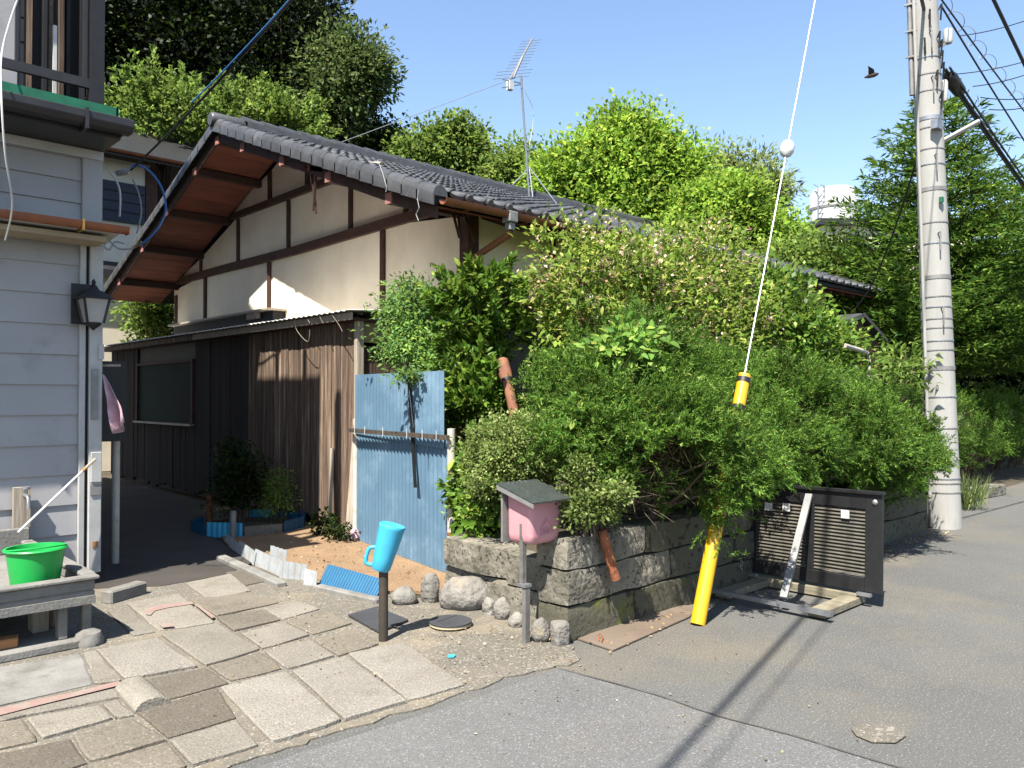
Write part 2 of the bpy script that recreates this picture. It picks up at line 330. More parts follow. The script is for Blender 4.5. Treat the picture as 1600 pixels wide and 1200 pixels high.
PAV = [  # pixel corners of each slab, material, rise
 ('G', [(343, 1078), (446, 1054), (534, 1132), (426, 1166)], .034), ('G', [(456, 1052), (540, 1030), (636, 1101), (537, 1131)], .032),
 ('G', [(544, 1027), (630, 1009), (726, 1074), (639, 1100)], .030), ('L', [(199, 948), (279, 933), (334, 976), (248, 989)], .03),
 ('L', [(168, 960), (195, 950), (243, 990), (208, 997)], .03), ('G', [(152, 1021), (246, 1001), (308, 1046), (193, 1067)], .034),
 ('L', [(251, 996), (338, 978), (406, 1019), (321, 1045)], .032), ('L', [(290, 915), (360, 901), (392, 926), (326, 940)], .028),
 ('M', [(296, 940), (384, 927), (438, 944), (338, 967)], .022), ('M', [(337, 969), (408, 956), (438, 972), (365, 990)], .03),
 ('L', [(411, 955), (471, 944), (500, 955), (442, 971)], .026), ('L', [(377, 994), (442, 977), (485, 996), (410, 1018)], .032),
 ('M', [(446, 974), (511, 960), (551, 978), (488, 995)], .022), ('L', [(411, 1022), (484, 1005), (523, 1029), (449, 1050)], .032),
 ('M', [(489, 1003), (556, 986), (593, 1011), (528, 1029)], .024), ('M', [(326, 1046), (409, 1025), (442, 1049), (360, 1069)], .028),
 ('D', [(229, 1066), (322, 1048), (356, 1072), (262, 1098)], .02), ('D', [(214, 1118), (340, 1081), (370, 1126), (264, 1158)], .022),
 ('M', [(113, 1157), (206, 1129), (261, 1162), (140, 1197)], .028), ('L', [(43, 1128), (157, 1107), (178, 1128), (64, 1161)], .03),
 ('L', [(160, 1106), (183, 1099), (209, 1123), (181, 1128)], .03), ('M', [(-60, 1142), (36, 1128), (59, 1163), (-60, 1190)], .024),
 ('D', [(-80, 1200), (110, 1159), (137, 1199), (-40, 1250)], .022), ('L', [(265, 1164), (370, 1132), (404, 1170), (300, 1203)], .033),
 ('M', [(142, 1200), (262, 1166), (294, 1204), (170, 1245)], .024), ('M', [(0, 1255), (136, 1203), (166, 1247), (40, 1295)], .024),
 ('C', [(-90, 1062), (127, 1024), (144, 1072), (-90, 1128)], .014), ('L', [(130, 1024), (149, 1022), (190, 1068), (147, 1073)], .026),
 ('L', [(-90, 1136), (184, 1073), (186, 1094), (40, 1124), (-90, 1156)], .03), ('D', [(410, 890), (440, 905), (380, 918), (352, 897)], .014),
]
PM = {'G': 'paver_grain', 'L': 'paver_light', 'M': 'paver_mid', 'D': 'paver_dark', 'C': 'concrete'}
rg = random.Random(5)
def slab(q, rise, m):
    c = sum(q, Vector()) / len(q); q = [c + (p - c) * 1.025 for p in q]; pts = []
    n = len(q)
    for i in range(n):                                            # worn, slightly wavy edges
        a, b = q[i], q[(i + 1) % n]
        for t in (.02, .25, .5, .75, .98):
            p = lerp(a, b, t); p += (c - p).normalized() * (rg.uniform(.001, .009) if t in (.25, .5, .75) else rg.uniform(.002, .018)); pts.append(p)
    mb = MB(); k = len(pts); ti = [rg.uniform(-.004, .004) for _ in range(2)]
    top = [Vector((p.x, p.y, rise + .008 + ti[0] * (p.x - c.x) * 4 + ti[1] * (p.y - c.y) * 4)) for p in pts]
    inn = [p + (Vector((c.x, c.y, p.z)) - p).normalized() * .012 for p in top]
    inn = [Vector((p.x, p.y, p.z + .005)) for p in inn]
    bot = [Vector((p.x, p.y, 0)) for p in pts]
    ff = [(i, (i + 1) % k, k + (i + 1) % k, k + i) for i in range(k)] + [(k + i, k + (i + 1) % k, 2 * k + (i + 1) % k, 2 * k + i) for i in range(k)] + [tuple(2 * k + i for i in range(k))]
    mb.add(bot + top + inn, ff); return mb.build('paving_slab', m, apron)
for k, (ty, q, rise) in enumerate(PAV):
    slab([G(*p) for p in q], rise * .38, M[PM[ty]])
# worn red paint marks on the slabs
def mark(pts, z):
    o = MB().poly([(p.x, p.y, z) for p in pts]).build('paint_mark', M['paint_red'], apron); return o
mark([G(-60, 1131), G(60, 1102), G(120, 1090), G(186, 1073), G(187, 1080), G(140, 1092), G(60, 1112), G(-60, 1144)], .031)
mark([G(226, 960), G(236, 955), G(262, 950), G(300, 946), G(303, 950), G(262, 956), G(242, 961), G(235, 968), G(228, 967)], .030)
mark([G(303, 950), G(308, 950), G(336, 970), G(331, 973)], .030)
mark([G(248, 982), G(268, 980), G(272, 986), G(254, 988)], .030)
# half-round kerb stone lying among the slabs
kb = MB(); a, b = G(206, 1079), G(240, 1112); ax = (b - a).normalized(); sd_ = Vector((-ax.y, ax.x, 0))
prof = [(-.085, 0), (-.085, .03), (-.06, .058), (-.02, .07), (.03, .068), (.07, .045), (.085, .02), (.085, 0)]
kb.prism([a + sd_ * u + Vector((0, 0, h)) for u, h in prof], b - a)
tag(kb.build('kerb_stone', M['paver_light'], smooth=True, bevel=.006), 'rough half-round kerb stone lying on the slabs at the end of the red line', 'kerb stone')
# ------------------------------------------------------------------ the timber-framed house
VX, EX, WX0, WX1 = 4.60, 15.15, 5.70, 14.3        # verge, far verge, gable wall, far wall
EY, RY, EZ, RZ = 5.94, 10.95, 3.42, 5.34          # eave line, ridge line
WY = 6.69                                         # front wall
TH = math.atan2(RZ - EZ, RY - EY); SL = (RZ - EZ) / (RY - EY)
def rz(y): return RZ - SL * abs(y - RY)           # top of the roof deck
house = thing('timber_house', 'old one-storey plaster and timber house with grey tiled gable roof', 'house', (9.8, 10.9, 0))
# walls of the gable, bay by bay
LOW, B1, B2, UND = 2.2, 3.65, 4.47, .20           # UND: soffit below the deck
def bay(y0, y1, z0, z1, x=WX0):
    pts = [(x, y0, z0), (x, y1, z0)]
    ys = [y1] + ([RY] if y0 < RY < y1 else []) + [y0]
    for y in ys:
        z = min(z1, rz(y) - UND)
        if z > z0: pts.append((x, y, z))
    if len(pts) >= 3: MB().prism(pts, (.06, 0, 0)).build('plaster_panel', M['plaster'], house)
YB = WY + 2 * (RY - WY)
lowp = [WY, 8.35, 11.4, 13.8, YB]; midp = [WY, 7.86, 9.1, 10.8, 12.5, 14.0, YB]; topp = [8.4, 10.25, 11.4, 13.4]
for a, b in zip(lowp, lowp[1:]): bay(a, b, LOW, B1)
for a, b in zip(midp, midp[1:]): bay(a, b, B1, B2)
for a, b in zip(topp, topp[1:]): bay(a, b, B2, 9)
for y in lowp[1:-1]: MB().box((WX0 - .035, y - .045, LOW), (WX0 + .06, y + .045, B1 - .06)).build('post', M['timber'], house, bevel=.006)
for y in midp[1:-1]: MB().box((WX0 - .03, y - .042, B1 + .06), (WX0 + .06, y + .042, min(B2 - .06, rz(y) - UND))).build('post', M['timber'], house, bevel=.006)
for y in topp[1:-1]: MB().box((WX0 - .03, y - .05, B2 + .06), (WX0 + .06, y + .05, rz(y) - UND)).build('post', M['timber'], house, bevel=.006)
def beam(pts, h, name='tie_beam'):
    mb = MB()
    for (y0, z0), (y1, z1) in zip(pts, pts[1:]): mb.prism([(WX0 - .055, y0, z0 - h / 2), (WX0 - .055, y1, z1 - h / 2), (WX0 - .055, y1, z1 + h / 2), (WX0 - .055, y0, z0 + h / 2)], (.12, 0, 0))
    mb.build(name, M['timber'], house)
beam([(WY - .1, B1 + .02), (8.3, B1 + .01), (10.5, B1 - .02), (13, B1), (YB, B1)], .125)
beam([(9.2, B2), (11.6, B2), (12.72, B2)], .10)
for (x, y) in ((WX0 - .05, WY - .04),): MB().box((x, y, 0.2), (x + .16, y + .16, rz(WY) - UND)).build('corner_post', M['timber'], house, bevel=.008)
MB().box((WX0 - .02, YB - .12, .2), (WX0 + .12, YB, 3.4)).build('corner_post', M['timber'], house)
MB().box((WX0 + .01, WY + .02, .15), (WX0 + .055, YB, LOW)).build('lower_wall', M['oldwood'], house)
# front wall under the eave
fw = [(WX0 + .12, 7.0), (7.0, 8.8), (8.8, 10.6), (10.6, 12.4), (12.4, WX1)]
for i, (a, b) in enumerate(fw):
    MB().box((a, WY, 2.62), (b, WY + .06, 3.66)).build('plaster_panel', M['plaster'], house)
    MB().box((a, WY - .005, .25), (b, WY + .06, 2.38 if i == 0 else 1.0)).build('grey_board_panel', M['concrete'] if i == 0 else M['oldwood'], house)
for a, b in fw[:-1]: MB().box((b - .05, WY - .035, .2), (b + .05, WY + .05, 3.7)).build('post', M['timber'], house)
MB().box((WX0 + .12, WY - .06, 2.38), (WX1, WY + .06, 2.62)).build('lintel_beam', M['timber'], house)
MB().box((WX0 + .12, WY - .05, 3.58), (WX1, WY + .05, 3.74)).build('eave_beam', M['timber'], house)
for a, b in fw[1:]:
    wn = MB().box((a + .05, WY + .01, 1.0), (b - .05, WY + .03, 2.38)).build('window', M['glass'], house)
    mb = MB()
    for t in (0, .5, 1):
        x = a + .07 + (b - a - .14) * t; mb.box((x - .025, WY - .02, 1.0), (x + .025, WY + .012, 2.38))
    for z in (1.02, 1.7, 2.36): mb.box((a + .05, WY - .018, z - .025), (b - .05, WY + .008, z + .025))
    mb.build('sash', M['timber'], wn)
MB().box((7.2, WY + .062, 2.62), (7.9, WY + .07, 3.3)).build('dark_vent', M['darkpanel'], house)
MB().box((WX1, WY, .2), (WX1 + .07, YB, 3.5)).build('end_wall', M['plaster'], house)
MB().prism([(WX1, WY, 3.5), (WX1, YB, 3.5), (WX1, RY, RZ - .25)], (.06, 0, 0)).build('end_gable', M['plaster'], house)
MB().box((WX0, YB, .2), (WX1, YB + .06, 3.6)).build('rear_wall', M['plaster'], house)
# roof deck, soffit panels, purlins, bargeboards
roof = MB().prism([(VX + .04, EY + .02, EZ - .03), (VX + .04, RY, RZ - .03), (VX + .04, 2 * RY - EY - .02, EZ - .03), (VX + .04, 2 * RY - EY - .02, EZ - .09), (VX + .04, RY, RZ - .09), (VX + .04, EY + .02, EZ - .09)], (EX - VX - .08, 0, 0)).build('roof', M['darkpanel'], house)
pur = [6.75, 7.95, 9.05, 10.15, RY, 11.75, 12.85, 13.95, 15.1]
def soff(y0, y1, x0, x1):
    MB().prism([(x0, y0, rz(y0) - .135), (x0, y1, rz(y1) - .135), (x0, y1, rz(y1) - .115), (x0, y0, rz(y0) - .115)], (x1 - x0, 0, 0)).build('soffit_board', M['soffit'], roof)
edges = [EY + .05] + pur + [2 * RY - EY - .05]
for a, b in zip(edges, edges[1:]):
    n = 2 if b - a < .9 else 3
    for k in range(n):
        y0 = a + (b - a) * k / n + .006; y1 = a + (b - a) * (k + 1) / n - .006
        soff(y0, y1, VX + .10, WX0 - .02)
for i in range(11):                                  # eave soffit along the front
    x0 = WX0 - .01 + i * .84; MB().prism([(x0, EY + .05, rz(EY + .05) - .135), (x0, WY, rz(WY) - .135), (x0, WY, rz(WY) - .115), (x0, EY + .05, rz(EY + .05) - .115)], (.83, 0, 0)).build('soffit_board', M['soffit'], roof)
for i in range(19):                                  # rafters under the front eave
    x0 = WX0 + .2 + i * .455; p = Vector((x0, EY + .1, rz(EY + .1) - .175)); q = Vector((x0, WY + .1, rz(WY + .1) - .175))
    MB().bar(p, q, .05, .07).build('rafter', M['timber'], roof)
for y in pur:
    z = rz(y) - .20 if y != RY else RZ - .23
    s = .055
    pu = MB().box((VX + .075, y - s, z - s), (WX0 + .05, y + s, z + s)).build('purlin', M['purlin'], roof, bevel=.005)
    MB().box((VX + .062, y - s * 1.02, z - s * 1.02), (VX + .0745, y + s * 1.02, z + s * 1.02)).build('end_grain', M['purlin_end'], pu)
for sgn in (-1, 1):
    yE = EY + .04 if sgn < 0 else 2 * RY - EY - .04
    ys = [yE + (RY - yE) * k / 3 for k in range(4)]
    for a, b in zip(ys, ys[1:]):
        MB().prism([(VX + .105, a, rz(a) - .24), (VX + .105, b, rz(b) - .24), (VX + .105, b, rz(b) - .06), (VX + .105, a, rz(a) - .06)], (-.03, 0, 0)).build('bargeboard', M['timber'], roof)
# loose weathered slats hanging under the verge and eave corner
for (px, py, px2, py2, X) in ((494, 268, 490, 330, 4.72), (487, 268, 494, 334, 4.74), (706, 325, 718, 372, 5.2), (714, 325, 722, 380, 5.3), (722, 325, 742, 380, 5.4)):
    MB().bar(PX(px, py, X), PX(px2, py2, X), .03, .012).build('loose_slat', M['timber'], roof)
MB().bar(PX(484, 240, 4.68), PX(484, 266, 4.68), .05, .05).build('red_bracket', M['soffit'], roof)
MB().bar(PX(480, 262, 4.70), PX(507, 266, 4.70), .05, .05).build('pale_block', M['palewood'], roof)

# tiles ------------------------------------------------------------
ES = Vector((0, math.cos(TH), math.sin(TH))); EN = Vector((0, -math.sin(TH), math.cos(TH)))
PW, PE = .268, .236
def tile_mesh():
    prof = [(0, .010), (.04, -.002), (.10, -.012), (.165, -.004), (.195, .030), (.232, .044), (.268, .022), (.285, .008)]
    v = []; n = len(prof)
    for (l, dz) in ((-.012, -.004), (-.012, .030), (.27, .004)):
        for (x, h) in prof: v.append(Vector((x, 0, 0)) + ES * l + EN * (h + dz))
    f = [(i, i + 1, n + i + 1, n + i) for i in range(n - 1)] + [(n + i, n + i + 1, 2 * n + i + 1, 2 * n + i) for i in range(n - 1)]
    return v, f
TV, TF = tile_mesh()
tme = bpy.data.meshes.new('roof_tile'); tme.from_pydata([tuple(p) for p in TV], [], TF); tme.materials.append(M['tile'])
tme.polygons.foreach_set('use_smooth', [i >= 7 for i in range(len(TF))])
NC = int((EX - VX - .3) / PW); NR = int(((RY - EY) / math.cos(TH) - .05) / PE) + 1
rt = random.Random(11); spots = []
for r_ in range(NR):
    for c in range(NC):
        p = Vector((VX + .20 + c * PW + rt.uniform(-.005, .005), EY, EZ)) + ES * (r_ * PE + rt.uniform(-.006, .006)) + EN * (.0 + rt.uniform(0, .007))
        spots.append(((p - EYE).length, p, r_))
spots.sort(key=lambda s: s[0]); rest = MB()
for k, (d, p, r_) in enumerate(spots):
    if k < 295:
        o = bpy.data.objects.new('roof_tile', tme); COL.objects.link(o); o.parent = roof; o.location = p - ORG[house.name]
        o.rotation_euler = (rt.uniform(-.012, .012), rt.uniform(-.01, .01), rt.uniform(-.012, .012))
    else: rest.add([v + p for v in TV], TF)
ro = rest.build('far_roof_tiles', M['tile'], roof, smooth=False, fix=False); ro['kind'] = 'stuff'
# round eave ends
for c in range(NC):
    p = Vector((VX + .20 + c * PW + .232, EY, EZ)) - ES * .012 + EN * .028
    MB().lathe(p, [(.0, -.03), (.036, -.03), (.046, -.018), (.046, .03)], 10, M=Matrix.Rotation(math.pi / 2 + TH, 3, 'X') @ Matrix.Rotation(math.pi, 3, 'X')).build('eave_end_tile', M['tile'], roof, smooth=True)
# verge tiles, both gables, both slopes
def vtile(x, y0, y1, sgn):
    mb = MB(); n = 7
    ring = []
    for (y, lift) in ((y0, .011), (y1, .0)):
        z = rz(y) + lift; pts = [(x - .035 * sgn, y, z - .115), (x - .035 * sgn, y, z - .01)]
        for k in range(n):
            an = math.pi * (1 - k / (n - 1)); pts.append((x + (.055 + .085 * math.cos(an)) * sgn, y, z + .085 * math.sin(an)))
        pts += [(x + .14 * sgn, y, z - .02), (x - .02 * sgn, y, z - .02), (x - .02 * sgn, y, z - .115)]
        ring.append(pts)
    k = len(ring[0]); mb.add(ring[0] + ring[1], [(i, (i + 1) % k, k + (i + 1) % k, k + i) for i in range(k)] + [tuple(range(k)), tuple(range(2 * k - 1, k - 1, -1))])
    mb.build('verge_tile', M['tile'], roof, smooth=True)
nv = 20
for x, sg in ((VX + .03, 1), (EX - .03, -1)):
    for k in range(nv):
        ya = EY - .02 + (RY - EY) * k / nv; yb = EY - .02 + (RY - EY) * (k + 1) / nv + .02
        vtile(x, ya, yb, sg); vtile(x, 2 * RY - ya, 2 * RY - yb, sg)
# ridge: two flat courses and round caps
nrd = 34; rx0, rx1 = VX + .42, EX - .1
MB().prism([(rx0 + .05, RY - .14, RZ - .05), (rx0 + .05, RY + .14, RZ - .05), (rx0 + .05, RY + .11, RZ + .10), (rx0 + .05, RY - .11, RZ + .10)], (rx1 - rx0 - .1, 0, 0)).build('ridge_course', M['tile'], roof)
for k in range(nrd):
    x0 = rx0 + (rx1 - rx0) * k / nrd; x1 = rx0 + (rx1 - rx0) * (k + 1) / nrd
    pts = [(RY + .105 * math.cos(a_), RZ + .09 + .095 * math.sin(a_)) for a_ in [math.pi * i / 8 for i in range(9)]]
    v = [(x0, y, z + .012) for y, z in pts] + [(x1 + .01, RY + (y - RY) * .86, RZ + .09 + (z - RZ - .09) * .86) for y, z in pts]
    n = 9; MB().add(v, [(i, i + 1, n + i + 1, n + i) for i in range(n - 1)] + [tuple(range(n)), tuple(range(n, 2 * n))]).build('ridge_tile', M['tile'], roof, smooth=True)
MB().lathe((VX + .02, RY, RZ + .05), [(.0, -.06), (.085, -.06), (.105, -.03), (.105, .42)], 14, M=Matrix.Rotation(math.pi / 2, 3, 'Y')).build('ridge_end_tile', M['tile'], roof, smooth=True)
# front gutter with its rain head and the slanted downpipe
def gutter(x0, x1, y, z, r_, name, m, par, axis=0, th=.005):
    mb = MB(); n = 8; pr = []
    for k in range(n + 1):
        an = math.pi + math.pi * k / n; pr.append((r_ * math.cos(an), r_ * math.sin(an)))
    for k in range(n, -1, -1):
        an = math.pi + math.pi * k / n; pr.append(((r_ - th) * math.cos(an), (r_ - th) * math.sin(an)))
    mb.prism([(x0, y + a_, z + b_) for a_, b_ in pr] if axis == 0 else [(y + a_, x0, z + b_) for a_, b_ in pr], (x1 - x0, 0, 0) if axis == 0 else (0, x1 - x0, 0))
    return mb.build(name, m, par, smooth=True)
gt = gutter(4.68, 8.6, EY - .06, EZ - .045, .058, 'gutter', M['gutter_brown'], roof)
for i in range(5): MB().bar((5.0 + i * .8, EY - .06, EZ - .11), (5.0 + i * .8, EY + .1, EZ - .10), .014, .006).build('gutter_bracket', M['gutter_brown'], gt)
hp = PY(797, 345, EY - .06); MB().box((hp.x - .06, hp.y - .06, hp.z - .02), (hp.x + .06, hp.y + .06, hp.z + .09)).box((hp.x - .04, hp.y - .04, hp.z - .10), (hp.x + .04, hp.y + .04, hp.z - .021)).build('rain_head', M['greymetal'], gt, bevel=.008)
e1 = PY(718, 418, WY - .13)
MB().tube([(hp.x, hp.y, hp.z - .1), (hp.x, hp.y + .02, hp.z - .14), e1, (e1.x, e1.y, e1.z - .06), (e1.x, e1.y, .5)], .035, 10).build('downpipe', M['gutter_brown'], roof, smooth=True)
# little porch gable at the far end of the front
ap = PY(1352, 489, 5.5); le_ = PY(1300, 508, 5.5); re_ = PY(1388, 530, 5.5)
for e_ in (le_, re_):
    MB().prism([ap, e_, e_ - Vector((0, 0, .07)), ap - Vector((0, 0, .07))], (0, 1.2, 0)).build('porch_roof', M['tile'], house)
MB().prism([ap - Vector((0, -.1, .12)), le_ + Vector((.1, .1, -.1)), (le_.x + .1, 5.6, 1.2), (re_.x - .1, 5.6, 1.2), re_ + Vector((-.1, .1, -.1))], (0, .05, 0)).build('porch_gable', M['timber'], house)
# small board hood over the gable window at the left
hd0, hd1 = PX(268, 512, WX0 - .25), PX(424, 481, WX0 - .25)
hood = MB().box((WX0 - .32, hd1.y, hd1.z - .03), (WX0, hd0.y, hd1.z)).build('window_hood', M['palewood'], house)
MB().box((WX0 - .20, hd1.y + .05, hd1.z - .24), (WX0, hd0.y, hd1.z - .03)).build('hood_box', M['darkpanel'], hood)
MB().box((WX0 - .28, hd1.y + .45, hd1.z - .12), (WX0 - .201, hd1.y + .75, hd1.z - .03)).build('hood_bracket', M['palewood'], hood)
# dangling wires at the verge
for pts in ([(590, 250), (597, 268), (604, 292), (603, 300)], [(655, 295), (652, 310), (655, 325), (650, 335), (654, 345)]):
    MB().tube([PX(a, b, 4.55) for a, b in pts], .004, 5).build('loose_wire', M['whitesheet'], roof)

# ------------------------------------------------------------------ board shed leaning on the gable
SX, SY0, SY1 = 4.70, 7.40, 15.6
shed = thing('board_shed', 'weathered brown vertical-board lean-to shed along the gable wall', 'shed', (5.1, 11, 0))
rs = random.Random(8); y = SY0
def stz(y): return 2.42 - .004 * (y - SY0)
wy0, wy1 = PX(302, 600, SX).y, PX(216, 600, SX).y
while y < SY1:
    wd = rs.uniform(.15, .20); y1 = min(y + wd, SY1); dx = rs.uniform(-.007, .007)
    b0 = rs.uniform(.04, .14); mid = (y + y1) / 2
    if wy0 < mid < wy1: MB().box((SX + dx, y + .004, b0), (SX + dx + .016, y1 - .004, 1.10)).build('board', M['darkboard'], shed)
    else:
        lean = rs.uniform(-.006, .006)
        MB().prism([(SX + dx, y + .004, b0), (SX + dx, y1 - .004, b0 + rs.uniform(-.02, .02)), (SX + dx, y1 - .004 + lean, stz(y) - .05), (SX + dx, y + .004 + lean, stz(y) - .05)], (.016, 0, 0)).build('board', M['oldwood'] if y < 9.95 else M['darkboard'], shed)  # boards farther along the wall use the darker wood
    y = y1
MB().box((SX + .03, SY0 + .02, .05), (SX + .05, SY1, 2.38)).build('backing', M['darkpanel'], shed)
wn = MB().box((SX + .005, wy0, 1.12), (SX + .02, wy1, 2.02)).build('window', plain('green_window', (.014, .036, .034), .65, spec=.05), shed)
mb = MB()
for a in (wy0, wy1): mb.box((SX - .03, a - .03, 1.08), (SX + .03, a + .03, 2.06))
mb.box((SX - .028, wy0 + .03, 2.02), (SX + .03, wy1 - .03, 2.06)); mb.build('window_frame', M['timber'], wn)
MB().box((SX - .07, wy0 - .05, 1.065), (SX + .03, wy1 + .05, 1.095)).build('window_sill', M['greymetal'], wn)
MB().box((SX - .03, SY0 - .07, .0), (SX + .05, SY0 - .005, 2.315)).build('corner_post', M['palewood'], shed)
MB().box((SX + .05, SY0 - .03, .1), (WX0 - .05, SY0 - .012, 2.05)).build('end_boards', M['oldwood'], shed)
MB().box((SX + .04, SY0 - .035, 2.09), (WX0 - .05, SY0 - .012, 2.31)).build('end_panel', mat('yellowed_panel', (.42, .33, .15), (.33, .26, .14), scale=6, rough=.8), shed)
ya = 11.5
MB().box((SX - .145, SY0 - .12, 2.32), (SX - .12, ya, 2.397)).build('fascia_board', M['palewood'], shed)
MB().box((SX - .145, ya + .01, 2.32), (SX - .12, SY1, 2.397)).build('fascia_board', M['oldwood'], shed)
MB().box((SX - .12, SY0 - .08, 2.315), (WX0 - .06, SY1, 2.345)).build('eave_lining', M['timber'], shed)
# corrugated tin roof
mb = MB(); ny = 220; v = []
for i in range(ny + 1):
    yy = SY0 - .16 + (SY1 - SY0 + .16) * i / ny; w_ = .009 * math.sin(i * math.pi / 1.5)
    v += [(SX - .20, yy, 2.415 + w_), (WX0 - .04, yy, 2.49 + w_), (SX - .20, yy, 2.411 + w_)]
mb.add(v, [(3 * i, 3 * i + 3, 3 * i + 4, 3 * i + 1) for i in range(ny)] + [(3 * i, 3 * i + 2, 3 * i + 5, 3 * i + 3) for i in range(ny)])
mb.build('tin_roof', M['tin'], shed, fix=False)
for (s, pts) in ((0, [(460, 490), (462, 512), (473, 528), (482, 533), (484, 515)]), (1, [(475, 488), (484, 505)]), (2, [(514, 486), (528, 505), (535, 518)]), (3, [(498, 492), (505, 505)])):
    MB().tube(smooth_path([PX(a, b, SX - .18) for a, b in pts], 4), .004, 5).build('dry_vine', M['greywood'], shed)
MB().bar(PX(215, 768, SX - .06), PX(310, 792, SX - .06), .07, .07).build('sill_log', M['darkboard'], shed)
# loose pale boards leaning at the shed's near corner
for i, (a, b, c, d, lab) in enumerate(((545, 818, 556, 690, 'wide pale loose board leaning against the right end of the shed'), (515, 800, 519, 700, 'narrow pale board leaning at the foot of the shed wall'))):
    p = PX(a, b, SX - .13); p.z = .02; q = PX(c, d, SX - .025)
    tag(MB().bar(p, q, .13 if i == 0 else .06, .014, up=(1, 0, 0)).build('loose_board', M['palewood']), lab, 'board')

# ------------------------------------------------------------------ TV aerial on the ridge
ab = PY(827, 312, RY - .25); at = PY(814, 118, RY - .25)
aer = thing('television_aerial', 'thin metal television aerial on a mast above the roof ridge', 'aerial', (ab.x, ab.y, ab.z))
bz = rz(ab.y)
MB().tube([(ab.x, ab.y, bz + .02), (at.x, at.y, at.z)], .02, 8).build('mast', M['steel'], aer, smooth=True)
for dx, dy in ((.32, -.42), (-.32, -.42), (.32, .42), (-.32, .42)):
    q = Vector((ab.x + dx, ab.y + dy, rz(ab.y + dy) + .05 if abs(ab.y + dy - RY) > .13 else RZ + .19))
    MB().tube([(ab.x, ab.y, bz + .62), q], .012, 6).build('stay_leg', M['steel'], aer)
b0, b1 = PY(797, 124, RY - .25), PY(832, 60, RY + .9)
MB().tube([b0, b1], .02, 6).build('boom', M['greymetal'], aer)
crossd = Vector((.75, -.66, .1)).normalized()
for k in range(13):
    c = lerp(b0, b1, .04 + .075 * k); L_ = .20 if k > 2 else .34
    MB().tube([c - crossd * L_, c + crossd * L_], .0055, 5).build('element', M['steel'], aer)
MB().bar(PY(802, 122, RY - .25), PY(817, 88, RY + .2), .03, .03).build('boom_brace', M['greymetal'], aer)
MB().box(b0 - Vector((.05, .05, .2)), b0 + Vector((.05, .05, -.03))).build('booster_box', M['white'], aer)
MB().tube([PY(785, 124, RY - .3), PY(814, 130, RY - .2)], .012, 6).tube([PY(785, 137, RY - .3), PY(814, 132, RY - .2)], .01, 6).build('reflector', M['steel'], aer)
MB().tube(smooth_path([PY(816, 122, RY - .25), PY(822, 145, RY - .25), PY(833, 170, RY - .25), PY(832, 200, RY - .2), PY(826, 235, RY - .2), PY(824, 280, RY - .25)], 5), .007, 5).build('aerial_cable', M['white'], aer)
for a, b in (((806, 128), (700, 210)), ((797, 135), (735, 168))):
    tgt = (at.x - 4.5, RY + 1.2, RZ - .2) if a[0] == 806 else None
    if tgt: MB().tube([at, tgt], .006, 5).build('guy_line', M['cable_grey'], aer)
# ------------------------------------------------------------------ grey siding house on the left
HX, HY, XL = 1.98, 6.93, -7.5
sh = thing('siding_house', 'two-storey house with grey horizontal siding, dark eaves and upper balcony', 'house', (-.8, 9.5, 0))
MB().box((XL, HY + .05, 0), (HX - .03, 13.8, 3.5)).build('wall_core', M['concrete'], sh)
z = .18; k = 0
while z < 2.72:
    h = .236; z1 = min(z + h, 2.72)
    MB().prism([(XL, HY + .045, z), (XL, HY + .018, z), (XL, HY + .034, z1 + .004), (XL, HY + .045, z1 + .004)], (HX - .13 - XL, 0, 0)).build('siding_board', M['siding'], sh)
    z = z1; k += 1
z = 2.86
while z < 3.40:
    z1 = z + .18
    MB().prism([(XL, HY + .045, z), (XL, HY + .015, z), (XL, HY + .034, z1 + .004), (XL, HY + .045, z1 + .004)], (HX - .12 - XL, 0, 0)).build('siding_board', M['siding'], sh)
    z = z1
# inner trim strip, dark gap, corner post of the lower storey; corner of the upper band
MB().box((HX - .128, HY - .012, .15), (HX - .085, HY + .05, 2.72)).build('trim_strip', M['trim'], sh, bevel=.004)
MB().box((HX - .084, HY + .012, .15), (HX - .062, HY + .05, 2.72)).build('gap_strip', M['darkpanel'], sh)
MB().box((HX - .061, HY - .03, .10), (HX + .035, HY + .07, 2.72)).build('corner_post', M['trim'], sh, bevel=.006)
MB().box((HX - .118, HY - .012, 2.86), (HX + .03, HY + .06, 3.42)).build('corner_post', M['siding'], sh, bevel=.006)
MB().box((XL, HY - .03, 3.40), (HX + .03, HY + .05, 3.47)).build('top_trim', M['trim'], sh)
for k in range(22):                                     # side wall boards up the alley
    z = .15 + k * .15
    MB().prism([(HX - .03, HY + .08, z), (HX, HY + .08, z), (HX - .015, HY + .08, z + .15), (HX - .03, HY + .08, z + .15)], (0, 6.6, 0)).build('siding_board', M['siding'], sh)
# lower band roof with brown gutter
MB().prism([(XL, HY + .02, 2.86), (XL, HY - .33, 2.79), (XL, HY - .33, 2.77), (XL, HY + .02, 2.735)], (HX + .06 - XL, 0, 0)).build('band_roof', M['trim'], sh)
MB().box((XL, HY - .30, 2.70), (HX - .02, HY - .001, 2.74)).build('band_soffit', mat('ochre_soffit', (.30, .25, .17), (.25, .2, .14), scale=4, rough=.8), sh)
g2 = gutter(XL, HX + .10, HY - .39, 2.815, .055, 'gutter', M['gutter_brown'], sh)
MB().box((HX + .10, HY - .442, 2.76), (HX + .106, HY - .338, 2.817)).build('gutter_end', M['gutter_brown'], g2)
for x in (.6, 1.2, 1.75): MB().box((x, HY - .45, 2.745), (x + .012, HY - .29, 2.827)).build('gutter_bracket', M['brass'], g2)
